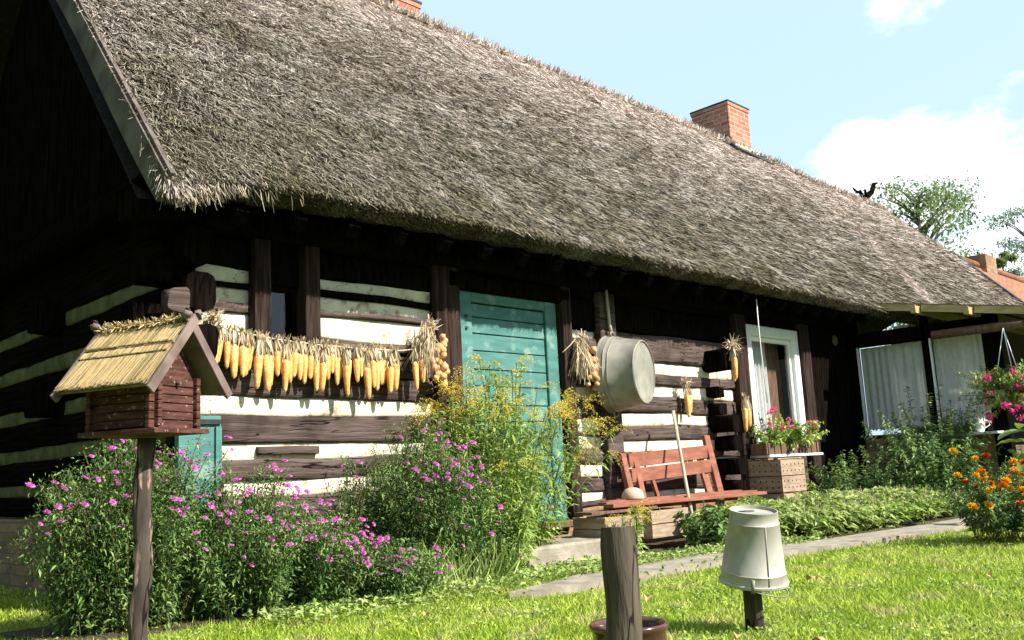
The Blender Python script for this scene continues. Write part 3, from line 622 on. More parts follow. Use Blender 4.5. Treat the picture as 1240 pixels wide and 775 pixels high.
# ------------------------------------------------------------------ neighbouring tiled building
T=empty('tiled_outbuilding',(18.4,0,0)); tag(T,'outbuilding with an orange clay tiled roof beyond the end of the thatch','outbuilding')
def tp(o): o.parent=T; o.matrix_parent_inverse=Matrix.Translation((-18.4,0,0)); return o
tp(bx('wall',(18.4,.6,0),(30,3.0,3.6),M['lime'],None))
xs=np.linspace(18.3,30,220); nr=16; rows=[]
for j in range(nr*2):
    s=(j//2+(j%2)*.98)/nr; y=-.4+1.75*s; z=3.10+1.72*s-(.05 if j%2 else 0)+0
    rows.append(np.stack([xs,np.full(220,y),z+.025*np.abs(np.sin(xs*12))],-1))
rows.append(np.stack([xs,np.full(220,3.6),np.full(220,2.6)],-1))
V=np.concatenate(rows); F=[(r*220+i,r*220+i+1,(r+1)*220+i+1,(r+1)*220+i) for r in range(len(rows)-1) for i in range(219)]
tr_=tp(mesh_np('tiled_roof',V,F,M['tile']))
bm=bmesh.new(); tube(bm,[(18.3,1.36,4.84),(30,1.36,4.84)],.09,10); o=bmo('ridge_tiles',bm,M['tile']); o.parent=tr_
c=bx('chimney',(19.4,1.15,4.6),(20.1,1.7,5.08),M['basebrick'],None); c.parent=tr_

# ================================================================== OBJECTS
def lathe_obj(name,prof,m,parent=None,n=40,mtx=None):
    bm=bmesh.new(); lathe(bm,prof,n,mtx); return bmo(name,bm,m,parent,smooth=True)
def auto(o,ang=35):
    o.data.set_sharp_from_angle(angle=R_(ang)) if hasattr(o.data,'set_sharp_from_angle') else None
# --- doorstep
bm=bmesh.new(); box(bm,(2.42,-.62,-.02),(3.80,-.08,.155),bev=.02); bmesh.ops.subdivide_edges(bm,edges=bm.edges,cuts=5,use_grid_fill=True)
for v in bm.verts: v.co+=Vector((mn.noise(v.co*5),mn.noise(v.co*5+Vector((3,3,3))),mn.noise(v.co*4+Vector((7,0,3)))))*.012
tag(bmo('doorstep',bm,M['stone']),'worn pale stone step in front of the teal door','step')
# --- birdhouse on a post
bh=empty('birdhouse',(-1.17,-2.23,.918),R_(23)); bh.scale=(.84,.84,.84); tag(bh,'reddish log-cabin birdhouse with a yellow reed roof on the tall wooden post at left','birdhouse')
bx('floor_board',(-.165,-.215,.0),(.165,.205,.02),M['birdwood'],bh)
zz=.021
for i in range(6):
    h=.036
    for s in (-1,1):
        bx('wall_plank',(-.155,s*.165-.012,zz),(.155,s*.165+.012,zz+h-.003),M['birdwood'],bh,bev=.003)
        bx('wall_plank',(s*.115-.012,-.20,zz+.008),(s*.115+.012,.20,zz+h+.005),M['birdwood'],bh,bev=.003)
    zz+=h
for s in (-1,1):
    bm=bmesh.new(); vs=[(-.14,.0),(.14,.0),(0,.19)]
    A=[bm.verts.new((x,s*.163-.008,.235+z)) for x,z in vs]; B=[bm.verts.new((x,s*.163+.008,.235+z)) for x,z in vs]
    bm.faces.new(A); bm.faces.new(B[::-1]); 
    for k in range(3): bm.faces.new((A[k],A[(k+1)%3],B[(k+1)%3],B[k]))
    bmo('gable_panel',bm,M['birdwood'],bh)
bm=bmesh.new(); tube(bm,[(0,-.17,.215),(0,-.20,.215)],.008,8); bmo('perch_knob',bm,M['greywood'],bh)
ra,rh,ey=.235,.455,.20 # half width, apex, eave height
bm=bmesh.new()
for s in (-1,1):
    d=Vector((s*ra,0,ey-rh)).normalized()
    bar(bm,(0,-.0,rh-.012),(s*ra,0,ey-.012),.50,.014,up=(0,0,1))
rf=bmo('roof',bm,M['bargewood'],bh)
parts=[]
for s in (-1,1):
    for lay in range(3):
        n=1500; t0=(.0,.22,.40)[lay]; t1=(.30,.46,1.0)[lay]
        y=rng.uniform(-.245,.245,n); A=np.array([0,0,rh]); E=np.array([s*ra,0,ey]); dv=(E-A); nl=np.array([s*(rh-ey),0,ra]); nl=nl/np.linalg.norm(nl)
        P=A+dv*t0+nl*(.022-.006*lay)*1.0+nl*rng.uniform(0,.006,n)[:,None]; P=P+np.stack([y*0,y,y*0],1)
        parts.append(strands(P,np.tile(dv,(n,1))+rng.normal(0,.006,(n,3)),np.linalg.norm(dv)*(t1-t0+.03)*rng.uniform(.93,1.05,n),.0045,up=np.tile(nl,(n,1)),bend=.01,taper=.9))
V,F,v=catm(parts); mesh_np('reed_cover',V,F,M['reed'],rf,var=v)
for s in (-1,1):
    for t in (.26,.43):
        bm=bmesh.new(); A=Vector((s*ra*t,-.25,rh+(ey-rh)*t+.03)); tube(bm,[A,A+Vector((0,.5,0))],.004,6); bmo('roof_lath',bm,M['birdwood'],rf)
n=1300; y=rng.uniform(-.25,.25,n); P=np.stack([rng.normal(0,.012,n),y,rh+.03+rng.normal(0,.006,n)],1)
V,F,v=strands(P,rng.normal(size=(n,3))*np.array([1,.4,.6]),.035,.005); 
bm=bmesh.new(); tube(bm,[(0,-.25+.5*i/40,rh+.03+.006*math.sin(i*1.6)) for i in range(41)],[.017+.005*math.sin(i*2.1) for i in range(41)],8,jit=.2); bmo('straw_ridge',bm,M['reed'],rf)
mesh_np('straw_ridge_fringe',V,F,M['reed'],rf,var=v)
for yy in (-.262,.262):
    for s in (-1,1):
        bm=bmesh.new(); A=Vector((-s*.022,yy+.004*s,rh+.045)); B=Vector((s*(ra+.012),yy+.004*s,ey-.035)); bar(bm,A,B,.014,.042,up=(0,0,1),bev=.002)
        # carved horn tip
        tip=A; tube(bm,[tip,tip+Vector((-s*.010,0,.014)),tip+Vector((-s*.004,0,.030))],[.024,.022,.012],6,jit=.1)
        bmo('barge_board',bm,M['bargewood'],rf)
bp=empty('wooden_post',(-1.18,-2.24,0)); bpp=[]
bm=bmesh.new(); N_=18; tube(bm,[(.006*math.sin(i*.8)+(.01*i/N_),.004*math.sin(i*1.3),-.06+.970*i/N_) for i in range(N_+1)],[.034-.003*i/N_+.002*math.sin(i*2.2) for i in range(N_+1)],14,jit=.06)
bpo=bmo('wooden_post',bm,M['post']); bpo.location=(-1.18,-2.24,0); bpo.rotation_euler=(0,0,0); bpo.name='birdhouse_post'; COL.objects.unlink(bp); bpo.name='wooden_post'
tag(bpo,'tall round post with peeling bark holding up the birdhouse','post')
# --- foreground post
bm=bmesh.new(); tube(bm,[(.006*i/8+.004*math.sin(i),.0,-.06+.605*i/12) for i in range(13)],[.052+.0016*math.sin(i*1.4) for i in range(13)],20,jit=.03)
o=bmo('wooden_post',bm,M['stake']); o.location=(-.42,-3.80,0); auto(o); tag(o,'thick short grey stump post in the foreground in front of the glazed pot','post')
# --- glazed pot
o=lathe_obj('garden_pot',[(0,0),(.10,0),(.118,.03),(.132,.10),(.131,.145),(.140,.152),(.142,.166),(.136,.174),(.126,.170),(.120,.155),(.120,.10),(.10,.03),(0,.02)],M['glaze']); o.location=(.08,-3.42,-.0)
tag(o,'dark brown glazed round pot standing open on the lawn behind the stump post','pot')
# --- bucket upside down on a stake
bk=empty('bucket',(1.13,-3.30,.185)); bk.scale=(1,1,.93); bk.rotation_euler=Vector((-.07,-.15,1)).to_track_quat('Z','Y').to_euler(); tag(bk,'pale zinc bucket turned upside down over a stake on the lawn','bucket')
bd=lathe_obj('bucket_body',[(.148,.0),(.153,.004),(.153,.014),(.147,.018),(.141,.055),(.143,.06),(.138,.066),(.110,.285),(.112,.289),(.107,.295),(.1035,.335),(.105,.34),(.105,.347),(.100,.347),(.098,.333),(.0,.335)],M['cream_enamel'],bk,n=56); auto(bd,40)
for v in bd.data.vertices:
    nv=mn.noise(v.co*9+Vector((2,0,0)))*.004; v.co.x+=nv; v.co.y+=mn.noise(v.co*9+Vector((4,4,4)))*.004
bm=bmesh.new(); a0=R_(262); tube(bm,[(.1475*math.cos(a0),.1475*math.sin(a0),.02),(.109*math.cos(a0),.109*math.sin(a0),.29)],.003,6); bmo('seam',bm,M['zinc'],bk)
lathe_obj('bucket_inside',[(.145,.001),(.1015,.328),(0,.330)],M['zinc'],bk,n=40)
bm=bmesh.new(); a0=R_(-38)
tube(bm,[(.15*math.cos(a),.15*math.sin(a),.0-.04*math.sin((a-R_(-125))/R_(170)*math.pi)) for a in [R_(-125)+R_(170)*k/18 for k in range(19)]],.0035,6); bmo('handle',bm,M['zinc'],bk,smooth=True)
bm=bmesh.new()
for a in (R_(-125),R_(45)): tube(bm,[(.149*math.cos(a),.149*math.sin(a),-.01),(.149*math.cos(a),.149*math.sin(a),.05)],.008,6)
bmo('handle_lug',bm,M['zinc'],bk)
bm=bmesh.new(); tube(bm,[(0,0,-.05),(.002,0,.1),(.004,0,.3),(.006,0,.50)],[.042,.040,.039,.038],12,jit=.04)
o=bmo('wooden_stake',bm,M['stake']); o.location=(1.11,-3.30,0); tag(o,'light wooden stake in the lawn under the upturned bucket','stake')
# --- zinc tub hanging on the wall
tb=empty('zinc_tub',(4.22,-.05,1.595)); ax=Vector((.30,-.95,-.02)).normalized(); tb.rotation_euler=ax.to_track_quat('Z','Y').to_euler()
tag(tb,'big round zinc wash tub hung bottom outwards on the log wall right of the door','tub')
bd=lathe_obj('tub_body',[(.365,.0),(.372,.006),(.372,.018),(.362,.022),(.352,.07),(.358,.077),(.352,.084),(.345,.11),(.350,.117),(.344,.124),(.297,.345),(.300,.352),(.293,.362),(.286,.362),(.283,.350),(.15,.347),(.0,.350)],M['zinc'],tb,n=64); auto(bd,40)
for v in bd.data.vertices:
    nv=mn.noise(v.co*5)*.007+mn.noise(v.co*14)*.002; v.co.x+=nv; v.co.y+=mn.noise(v.co*5+Vector((4,4,4)))*.006; v.co.z+=nv*.5
lathe_obj('tub_inside',[(.36,.003),(.288,.343),(0,.345)],M['zinc'],tb,n=48)
q=tb.rotation_euler.to_matrix().inverted()
for sg in (1,-1):
    u=q@Vector((0,0,sg)); u.z=0; u.normalize(); sdv=Vector((-u.y,u.x,0))
    bm=bmesh.new(); tube(bm,[u*.352+sdv*.055+Vector((0,0,.06)),u*.39+sdv*.05+Vector((0,0,.055)),u*.405+Vector((0,0,.05)),u*.39-sdv*.05+Vector((0,0,.055)),u*.352-sdv*.055+Vector((0,0,.06))],.009,8); bmo('tub_handle',bm,M['zinc'],tb,smooth=True)
bm=bmesh.new(); tube(bm,[(4.235,-.10,2.0),(4.232,-.09,2.08),(4.226,-.09,2.2),(4.22,-.08,2.42)],[.016,.017,.018,.016],8,jit=.15)
tag(bmo('hanging_strap',bm,M['stick']),'pale strap above the zinc tub that it hangs from','strap')
# --- bench
bn=empty('garden_bench',(4.8,-.4,0)); tag(bn,'low red painted garden bench with a long seat plank and slatted back','bench')
def bnp(name,fn):
    bm=bmesh.new(); fn(bm); o=bmo(name,bm,M['redwood']); o.parent=bn; o.matrix_parent_inverse=Matrix.Translation((-4.8,.4,0)); return o
bnp('seat_plank',lambda b:bar(b,(3.52,-.52,.400),(6.05,-.50,.385),.105,.034,bev=.004))
bnp('seat_plank',lambda b:bar(b,(3.58,-.40,.415),(6.06,-.385,.400),.10,.030,bev=.004))
bnp('seat_plank',lambda b:bar(b,(3.75,-.285,.42),(5.95,-.275,.41),.10,.030,bev=.004))
bnp('seat_rail',lambda b:bar(b,(3.62,-.46,.365),(5.95,-.45,.352),.05,.03))
bnp('back_post',lambda b:bar(b,(4.20,-.24,.42),(4.24,-.12,.84),.075,.05,up=(0,1,0),bev=.004))
bnp('back_post',lambda b:bar(b,(4.34,-.26,.42),(4.39,-.14,.85),.075,.04,up=(0,1,0),bev=.004))
bnp('back_post',lambda b:bar(b,(5.62,-.26,.42),(5.64,-.13,1.00),.10,.045,up=(0,1,0),bev=.004))
bnp('back_post',lambda b:bar(b,(5.50,-.22,.42),(5.52,-.10,.88),.07,.05,up=(0,1,0),bev=.004))
bnp('back_slat',lambda b:bar(b,(4.28,-.165,.775),(5.62,-.165,.835),.03,.13,bev=.004))
bnp('back_slat',lambda b:bar(b,(4.26,-.20,.635),(5.62,-.20,.69),.03,.13,bev=.004))
bnp('back_stile',lambda b:bar(b,(4.62,-.22,.43),(4.58,-.19,.62),.04,.03,up=(0,1,0)))
bnp('back_stile',lambda b:bar(b,(5.45,-.23,.43),(5.42,-.19,.66),.04,.03,up=(0,1,0)))
bnp('bench_leg',lambda b:bar(b,(3.95,-.44,0),(3.95,-.44,.35),.05,.07,up=(0,1,0)))
bnp('bench_leg',lambda b:bar(b,(5.75,-.42,0),(5.75,-.42,.34),.05,.07,up=(0,1,0)))
# round gourd-like bowl on the left of the seat
o=lathe_obj('clay_bowl',[(.10,0),(.105,.01),(.095,.05),(.07,.085),(.03,.10),(0,.103)],M['terracotta'],n=28); o.data.materials[0]=mat('unglazed clay',(.44,.33,.24),(.52,.40,.30),rough=.8); o.location=(4.10,-.33,.433)
tag(o,'upturned round beige clay bowl on the bench beside its back','bowl')
# crate under the bench end and planks
def crate(name,loc,sx,sy,sz,rows,label,rz=0,holes=True,group=None,m='crate'):
    c=empty(name,loc,rz); tag(c,label,'crate',group)
    rh_=sz/rows
    for k in range(rows):
        z0=k*rh_+.003; z1=(k+1)*rh_-.006
        for nm,lo,hi in (('side_board',(-sx/2,-sy/2,z0),(sx/2,-sy/2+.012,z1)),('side_board',(-sx/2,sy/2-.012,z0),(sx/2,sy/2,z1)),('side_board',(-sx/2,-sy/2+.013,z0),(-sx/2+.012,sy/2-.013,z1)),('side_board',(sx/2-.012,-sy/2+.013,z0),(sx/2,sy/2-.013,z1))):
            bm=bmesh.new(); box(bm,lo,hi,bev=.002)
            if holes:
                alongx=(hi[0]-lo[0])>(hi[1]-lo[1]); L=(hi[0]-lo[0]) if alongx else (hi[1]-lo[1]); nh=6
                for zf in (.3,.7):
                    for i in range(nh):
                        f=(i+.5)/nh; zc=z0+(z1-z0)*zf
                        if alongx:
                            yo=lo[1]-.0015 if lo[1]<0 else hi[1]+.0015; tube(bm,[(lo[0]+L*f,yo,zc),(lo[0]+L*f,yo+(.003 if lo[1]<0 else -.003),zc)],.009,8,mi=1)
                        else:
                            xo=lo[0]-.0015 if lo[0]<0 else hi[0]+.0015; tube(bm,[(xo,lo[1]+L*f,zc),(xo+(.003 if lo[0]<0 else -.003),lo[1]+L*f,zc)],.009,8,mi=1)
            bmo(nm,bm,[M[m],M['black']],c)
    for a in (-1,1):
        for b_ in (-1,1): bx('corner_batten',(a*(sx/2-.03)-.014,b_*(sy/2-.03)-.014,0),(a*(sx/2-.03)+.014,b_*(sy/2-.03)+.014,sz-.004),M[m],c)
    for i in range(4): bx('bottom_slat',(-sx/2+.014,-sy/2+.02+i*sy/4,.006),(sx/2-.014,-sy/2-.01+(i+1)*sy/4,.016),M[m],c)
    return c
for k,(lab) in enumerate(('perforated wooden crate at the bottom of the stack under the window, half behind leaves','perforated wooden crate with slats on top of the stack under the flower box')):
    c=crate('wooden_crate',(6.80,-.235,.0+.362*k),.50+.02*(1-k),.46,.357,2,lab,rz=R_((1,-1)[k]),group='perforated crates stacked under the window')
    if k==1:
        for i in range(4): bx('top_slat',(-.255,-.20+i*.115,.359),(.255,-.15+i*.115,.372),M['crate'],c)
crate('wooden_crate',(3.62,-.42,.12),.50,.36,.20,2,'weathered low wooden crate by the doorstep with its dark side facing left',holes=False)
crate('wooden_crate',(4.18,-.50,.10),.55,.34,.24,2,'pale wooden crate under the left half of the red bench',holes=False)
bx_=bmesh.new(); bar(bx_,(3.3,-.42,.35),(4.1,-.50,.355),.22,.025,bev=.003); o=bmo('loose_plank',bx_,M['darkwood']); tag(o,'loose dark plank lying over the crates at the bench end','plank')
bx_=bmesh.new()
for (x,y,z,a) in ((4.72,-.62,.07,.2),(4.82,-.60,.15,-.3),(4.66,-.60,.19,.5)): bar(bx_,(x-.09,y,z),(x+.09,y+.03,z+.04*a),.10,.05,bev=.006)
tag(bmo('broken_bricks',bx_,M['terracotta']),'small heap of broken red bricks in leaves below the bench','bricks')
# broom stick leaning on the bench
bm=bmesh.new(); tube(bm,[(4.66,-.60,0.02),(4.75,-.48,.4),(4.88,-.32,.95),(4.95,-.24,1.24)],[.017,.017,.016,.017],10,jit=.04)
tag(bmo('broom_stick',bm,M['stick'],smooth=False),'long pale wooden stick leaning in front of the red bench back','stick')
# thin white cord hanging beside the white window
bm=bmesh.new(); tube(bm,[(6.36,-.46,2.47),(6.37,-.45,2.1),(6.40,-.44,1.7),(6.44,-.43,1.33)],.007,6); tag(bmo('white_cord',bm,M['white']),'thin white cord hanging from the eave in front of the white framed window','cord')
# tin plate on the dark wall
o=lathe_obj('wall_plaque',[(.0,.0),(.07,.0),(.075,.012),(.055,.016),(.045,.01),(0,.012)],M['limedim'],n=12,mtx=Euler((R_(90),0,0)).to_matrix().to_4x4()); o.location=(9.05,-.02,2.25); tag(o,'small pale round plaque on the dark wall left of the porch windows','plaque')
# jug on the porch shelf
jg=empty('white_jug',(9.26,-1.62,.925)); tag(jg,'white porcelain jug on the shelf below the right porch window','jug')
lathe_obj('jug_body',[(0,0),(.05,0),(.07,.05),(.065,.10),(.045,.14),(.055,.17),(.05,.168),(.04,.14),(0,.14)],M['porcelain'],jg,n=28)
bm=bmesh.new(); tube(bm,[(.04,-.05,.14),(.05,-.10,.13),(.05,-.11,.08),(.045,-.06,.05)],.008,8); bmo('handle',bm,M['porcelain'],jg,smooth=True)

# --- corn ----------------------------------------------------------
def corn_meshes():
    nz_,na=34,28; V=[];F=[];vv=[]
    for j in range(nz_+1):
        t=j/nz_; r=.0245*(1-.55*t**2.2)*(1 if t<.97 else .55); r*=min(1,.5+t*6)
        for i in range(na):
            a=2*math.pi*i/na; rr=r*(1+.085*math.sin(a*14)*1)*(1+.06*math.cos(j*math.pi)); V.append((rr*math.cos(a),rr*math.sin(a),-.18*t)); vv.append(random.random())
    for j in range(nz_):
        for i in range(na): F.append((j*na+i,j*na+(i+1)%na,(j+1)*na+(i+1)%na,(j+1)*na+i))
    b=len(V); V.append((0,0,-.182)); vv.append(.5)
    for i in range(na): F.append((nz_*na+i,nz_*na+(i+1)%na,b,b))
    F=[f for f in F]
    return V,F,vv
def make_ear():
    e=empty('corn_ear',(0,0,0)); V,F,vv=corn_meshes(); na=28
    me=bpy.data.meshes.new('cob'); me.from_pydata(V,[],[tuple(dict.fromkeys(f)) for f in F]); a=me.attributes.new('var','FLOAT','POINT'); a.data.foreach_set('value',vv); me.materials.append(M['corn'])
    for p in me.polygons: p.use_smooth=True
    c=bpy.data.objects.new('cob',me); COL.objects.link(c); c.parent=e; c.location=(0,0,-.08)
    n=42; an=rng.uniform(0,6.28,n); P=np.stack([.006*np.cos(an),.006*np.sin(an),rng.uniform(-.012,.01,n)],1); D=np.stack([.18*np.cos(an),.18*np.sin(an),np.full(n,-1.)],1)+rng.normal(0,.12,(n,3))
    p1=strands(P,D,rng.uniform(.05,.105,n),rng.uniform(.006,.016,n),bend=.25,taper=.3)
    n=14; an=rng.uniform(0,6.28,n); P=np.stack([.004*np.cos(an),.004*np.sin(an),np.zeros(n)],1); D=np.stack([.5*np.cos(an),.5*np.sin(an),np.full(n,.8)],1)
    p2=strands(P,D,rng.uniform(.02,.05,n),.008,bend=.4,taper=.3)
    V,F,v=catm([p1,p2]); mesh_np('husk',V,F,M['husk'],e,var=v); return e
EAR=[make_ear() for _ in range(3)]; used=[False]*3
def ear(loc,sc=1.0,lab=None,group=None,tilt=None,lean=0):
    k=random.randrange(3)
    o=EAR[k] if not used[k] else copy_tree(EAR[k]); used[k]=True
    o.location=loc; s=sc; o.scale=(s*random.uniform(.9,1.1),s*random.uniform(.9,1.1),s*random.uniform(.9,1.12))
    o.rotation_euler=tilt or (random.uniform(-.05,.05),random.uniform(-.09,.09),random.uniform(0,6.28))
    tag(o,lab,'corn ear',group); return o
rp_pts=[(-.35,-.40,1.50),(-.10,-.20,1.80),(.10,-.13,1.775),(.30,-.08,1.73),(.60,-.08,1.695),(.95,-.08,1.675),(1.3,-.08,1.668),(1.7,-.08,1.675),(2.05,-.08,1.72)]
def rope_z(x): return float(np.interp(x,[p[0] for p in rp_pts],[p[2] for p in rp_pts]))
bm=bmesh.new(); tube(bm,[(-.02,-.02,1.86)]+rp_pts[2:],.006,6); tag(bmo('hanging_rope',bm,M['rope']),'rope strung along the left log wall carrying the row of corn ears','rope')
xs_=[.13,.19,.24,.29,.33,.38,.42,.46,.51,.56,.60,.64,.69,.73,.78,.82,.86,.91,.95,.99,1.03,1.08,1.12,1.16,1.20,1.24,1.28,1.32,1.36,1.40,1.43,1.47,1.51,1.55,1.60,1.65]
for i,x in enumerate(xs_):
    big=i in (1,4,5,9)
    ear((x,-.085+random.uniform(-.015,.015),rope_z(x)+random.uniform(-.015,.012)),1.02+random.uniform(-.2,.16)+(.18 if big else 0),
        'dried orange corn ear hanging in the close row on the rope left of the door','corn ears in the row on the rope')
for x in (1.0,1.18,1.36,.70,.50,1.58):
    ear((x,-.11,rope_z(x)-.035),1.15,'dried orange corn ear hanging in the close row on the rope left of the door','corn ears in the row on the rope')
for x in (1.80,1.87): ear((x,-.125,rope_z(x)+.0),1.1,'dried corn ear of the pair hanging apart at the right end of the rope','corn ears paired at the rope end')
# single ears on the log ends
ear((6.02,-.32,1.93),1.3,'dried corn ear hanging on the uppermost dark log end right of the tub',None)
ear((6.08,-.28,1.90),1.15,'smaller corn ear behind the one on the uppermost log end',None)
ear((5.43,-.08,1.53),1.3,'bent dried corn ear hanging low on the log wall between tub and log ends',None)
ear((5.50,-.07,1.50),1.1,'pale husky corn ear hooked just right of the bent one on the log wall',None)
ear((6.50,-.11,1.42),1.35,'left ear of the corn pair hanging on the post beside the white window',None)
ear((6.57,-.11,1.40),1.3,'right ear of the corn pair hanging on the post beside the white window',None)
# husk tufts
def tuft(name,loc,n,rad,L,label,m='husk',cat='husks'):
    P=np.array(loc)+rng.normal(0,rad,(n,3)); D=rng.normal(size=(n,3))+np.array([0,-.2,-.3]); V,F,v=strands(P,D,rng.uniform(.4,1,n)*L,rng.uniform(.004,.014,n),bend=.6,taper=.3)
    return tag(mesh_np(name,V,F,M[m],var=v),label,cat)
tuft('husk_tuft',(.16,-.13,1.79),140,.025,.09,'tuft of frayed dry husks at the left end of the corn rope')
tuft('husk_tuft',(6.04,-.30,1.96),90,.03,.12,'dry curled husks on the uppermost log end')
tuft('husk_tuft',(5.44,-.08,1.56),70,.02,.09,'dry husks above the bent corn ear')
# --- onion bunches
def onion_bunch(loc,label,side):
    e=empty('onion_bunch',loc); tag(e,label,'onion bunch','onion bunches hung beside the door')
    bm=bmesh.new(); tube(bm,[(0,0,.1),(0,0,0)],.005,6); bmo('hanging_string',bm,M['rope'],e)
    base=None
    pr=[(0,.040),(.006,.034),(.014,.026),(.028,.016),(.033,0),(.028,-.016),(.014,-.026),(0,-.030)]
    for i in range(22):
        a=random.uniform(0,6.28); r=random.uniform(.035,.085); z=-.10-.017*i+random.uniform(-.02,.02)
        if base is None: o=base=lathe_obj('onion',pr,M['onion'],e,n=16)
        else: o=base.copy(); COL.objects.link(o)
        o.parent=e; o.location=(r*math.cos(a)+side*.06,-.02-abs(r*math.sin(a))*.8,z); s=random.uniform(.75,1.2); o.scale=(s,s,s); o.rotation_euler=(random.uniform(-1,1),random.uniform(-1,1),0)
    n=260; P=rng.normal(0,.022,(n,3))*np.array([1,1,1.4])+np.array([-.05*side,-.03,-.05]); D=rng.normal(0,.2,(n,3))+np.array([-.12*side,-.02,-1.]); V,F,v=strands(P,D,rng.uniform(.12,.36,n),rng.uniform(.004,.011,n),bend=.5,taper=.3)
    mesh_np('dry_stalks',V,F,M['husk'],e,var=v)
    n=60; P=rng.normal(0,.015,(n,3))+np.array([0,-.03,0]); D=rng.normal(size=(n,3))+np.array([0,0,.6]); V,F,v=strands(P,D,rng.uniform(.04,.09,n),.007,bend=.5); mesh_np('dry_stalks',V,F,M['husk'],e,var=v)
    return e
onion_bunch((1.98,-.09,1.88),'bushy bunch of dried onions hung left of the teal door beside the corn rope',1)
onion_bunch((3.80,-.10,1.90),'bunch of dried onions hung between the teal door and the zinc tub',1)

# ================================================================== PLANTS
def stems_leaves(n,base_r,top_r,hmin,hmax,nl,lsz,lw,c=(0,0),lean=(0,0),t0=.12,droop=.3,up=.35,sq=(1,1),twig=0.0):
    """returns stem polylines, leaf arrays and tips (local coords, base at origin)"""
    an=rng.uniform(0,6.283,n); rr=np.sqrt(rng.random(n)); b=np.stack([np.cos(an)*rr*base_r*sq[0],np.sin(an)*rr*base_r*sq[1],np.zeros(n)],1)
    h=rng.uniform(hmin,hmax,n)*(1-.30*rr**2)
    tp=np.stack([np.cos(an)*rr*top_r*sq[0]+lean[0],np.sin(an)*rr*top_r*sq[1]+lean[1],h],1)+rng.normal(0,.11*top_r/.45,(n,3))*np.array([1,1,.5])
    md=(b+tp)/2+np.array([0,0,1])*h[:,None]*.12-(tp-b)*np.array([.15,.15,0])
    def at(i,t): t=t[:,None]; return b[i]*(1-t)**2+md[i]*2*t*(1-t)+tp[i]*t**2
    i=np.repeat(np.arange(n),nl); t=t0+(1-t0)*rng.random(n*nl)**.8
    P=at(i,t); P2=at(i,np.minimum(t+.05,1.05)); ax=nrm(P2-P)
    out=rng.normal(size=(len(i),3)); out-=ax*np.sum(out*ax,1)[:,None]; out=nrm(out)
    if twig: P=P+out*np.abs(rng.normal(0,twig,(len(i),1)))+rng.normal(0,twig*.4,(len(i),3)); P[:,2]=np.maximum(P[:,2],.01); out=nrm(rng.normal(size=out.shape)+out*.8)
    D=out+ax*up+np.array([0,0,.1]); sc=rng.uniform(.6,1.25,len(i))*(1.15-.5*t)
    L=leaves(P,D,lsz*sc,lw*sc,droop=droop)
    ts=np.linspace(0,1,6); SV=[];SF=[]
    segs=[]
    for k in range(5):
        a=at(np.arange(n),np.full(n,ts[k])); c2=at(np.arange(n),np.full(n,ts[k+1])); 
        Sd=nrm(np.cross(c2-a,rng.normal(size=(n,3))+[1,1,0]))*.0028
        S2=nrm(np.cross(c2-a,Sd))*.0028
        for q in (Sd,S2): segs.append((np.stack([a-q,a+q,c2+q,c2-q],1).reshape(-1,3)))
    SV=np.concatenate(segs); SF=np.arange(len(SV)).reshape(-1,4)
    return (SV,SF),L,tp,at
def plant(name,loc,label,cat,st,L,leafm,group=None,stemm='stem'):
    e=empty(name,loc); tag(e,label,cat,group)
    mesh_np('stems',st[0],st[1],M[stemm],e); mesh_np('foliage',L[0],L[1],leafm,e,var=L[2]); return e
def flower_mesh(kind,m):
    parts=[]
    if kind=='aster':
        for ring,(n,r,el) in enumerate(((16,.019,.25),(14,.015,.7),(9,.010,1.3))):
            a=np.arange(n)*6.283/n+ring*.2; P=np.stack([.002*np.cos(a),.002*np.sin(a),0*a+.001*ring],1); D=np.stack([np.cos(a),np.sin(a),0*a+el],1); parts.append(leaves(P,D,r,.0055,droop=.0,fold=.1))
    elif kind=='pom':
        n=90; D=rng.normal(size=(n,3)); D[:,2]=np.abs(D[:,2])*.8; P=nrm(D)*.004; parts.append(leaves(P,D,.030,.014,droop=.05,fold=.2))
    elif kind=='cluster':
        n=26; D=rng.normal(size=(n,3)); D[:,2]=np.abs(D[:,2]); c=nrm(D)*rng.uniform(.018,.04,(n,1))
        for k in range(5): parts.append(leaves(c,rng.normal(size=(n,3))+D,.018,.015,droop=0))
    elif kind=='fuchsia':
        for k in range(3):
            n=7; c=rng.normal(0,.012,(n,3)); parts.append(leaves(c,rng.normal(size=(n,3))+np.array([0,0,-.3]),.035,.022,droop=.1))
    elif kind=='plume':
        for br in range(7):
            n=30; t=rng.random(n); a=rng.uniform(-.5,.5); P=np.stack([.16*t,.06*t*math.sin(br*2.1)+.0*t,.06*t*math.cos(br*1.7)-.07*t*t+.02*np.sqrt(t)],1)+rng.normal(0,.004,(n,3)); parts.append(leaves(P,rng.normal(size=(n,3))+np.array([0,0,.6]),.009,.0055,droop=0))
    V,F,v=catm(parts); me=mesh_np('tmp',V,F,m,var=v); d=me.data; COL.objects.unlink(me); return d
FM={k:flower_mesh(*a) for k,a in dict(aster=('aster',M['pink']),pomg=('pom',M['gold']),pomo=('pom',M['orange']),pomr=('pom',M['russet']),ger=('cluster',M['gerpink']),fuch=('fuchsia',M['fuchsia']),plume=('plume',M['yellow'])).items()}
def put(par,key,name,P,s,rot=None,lab=None):
    o=bpy.data.objects.new(name,FM[key]); COL.objects.link(o); o.parent=par; o.location=P; o.scale=(s,s,s); o.rotation_euler=rot or (random.uniform(-.7,.9),random.uniform(-.7,.7),random.uniform(0,6.28))
    if lab:o['label']=lab
    return o
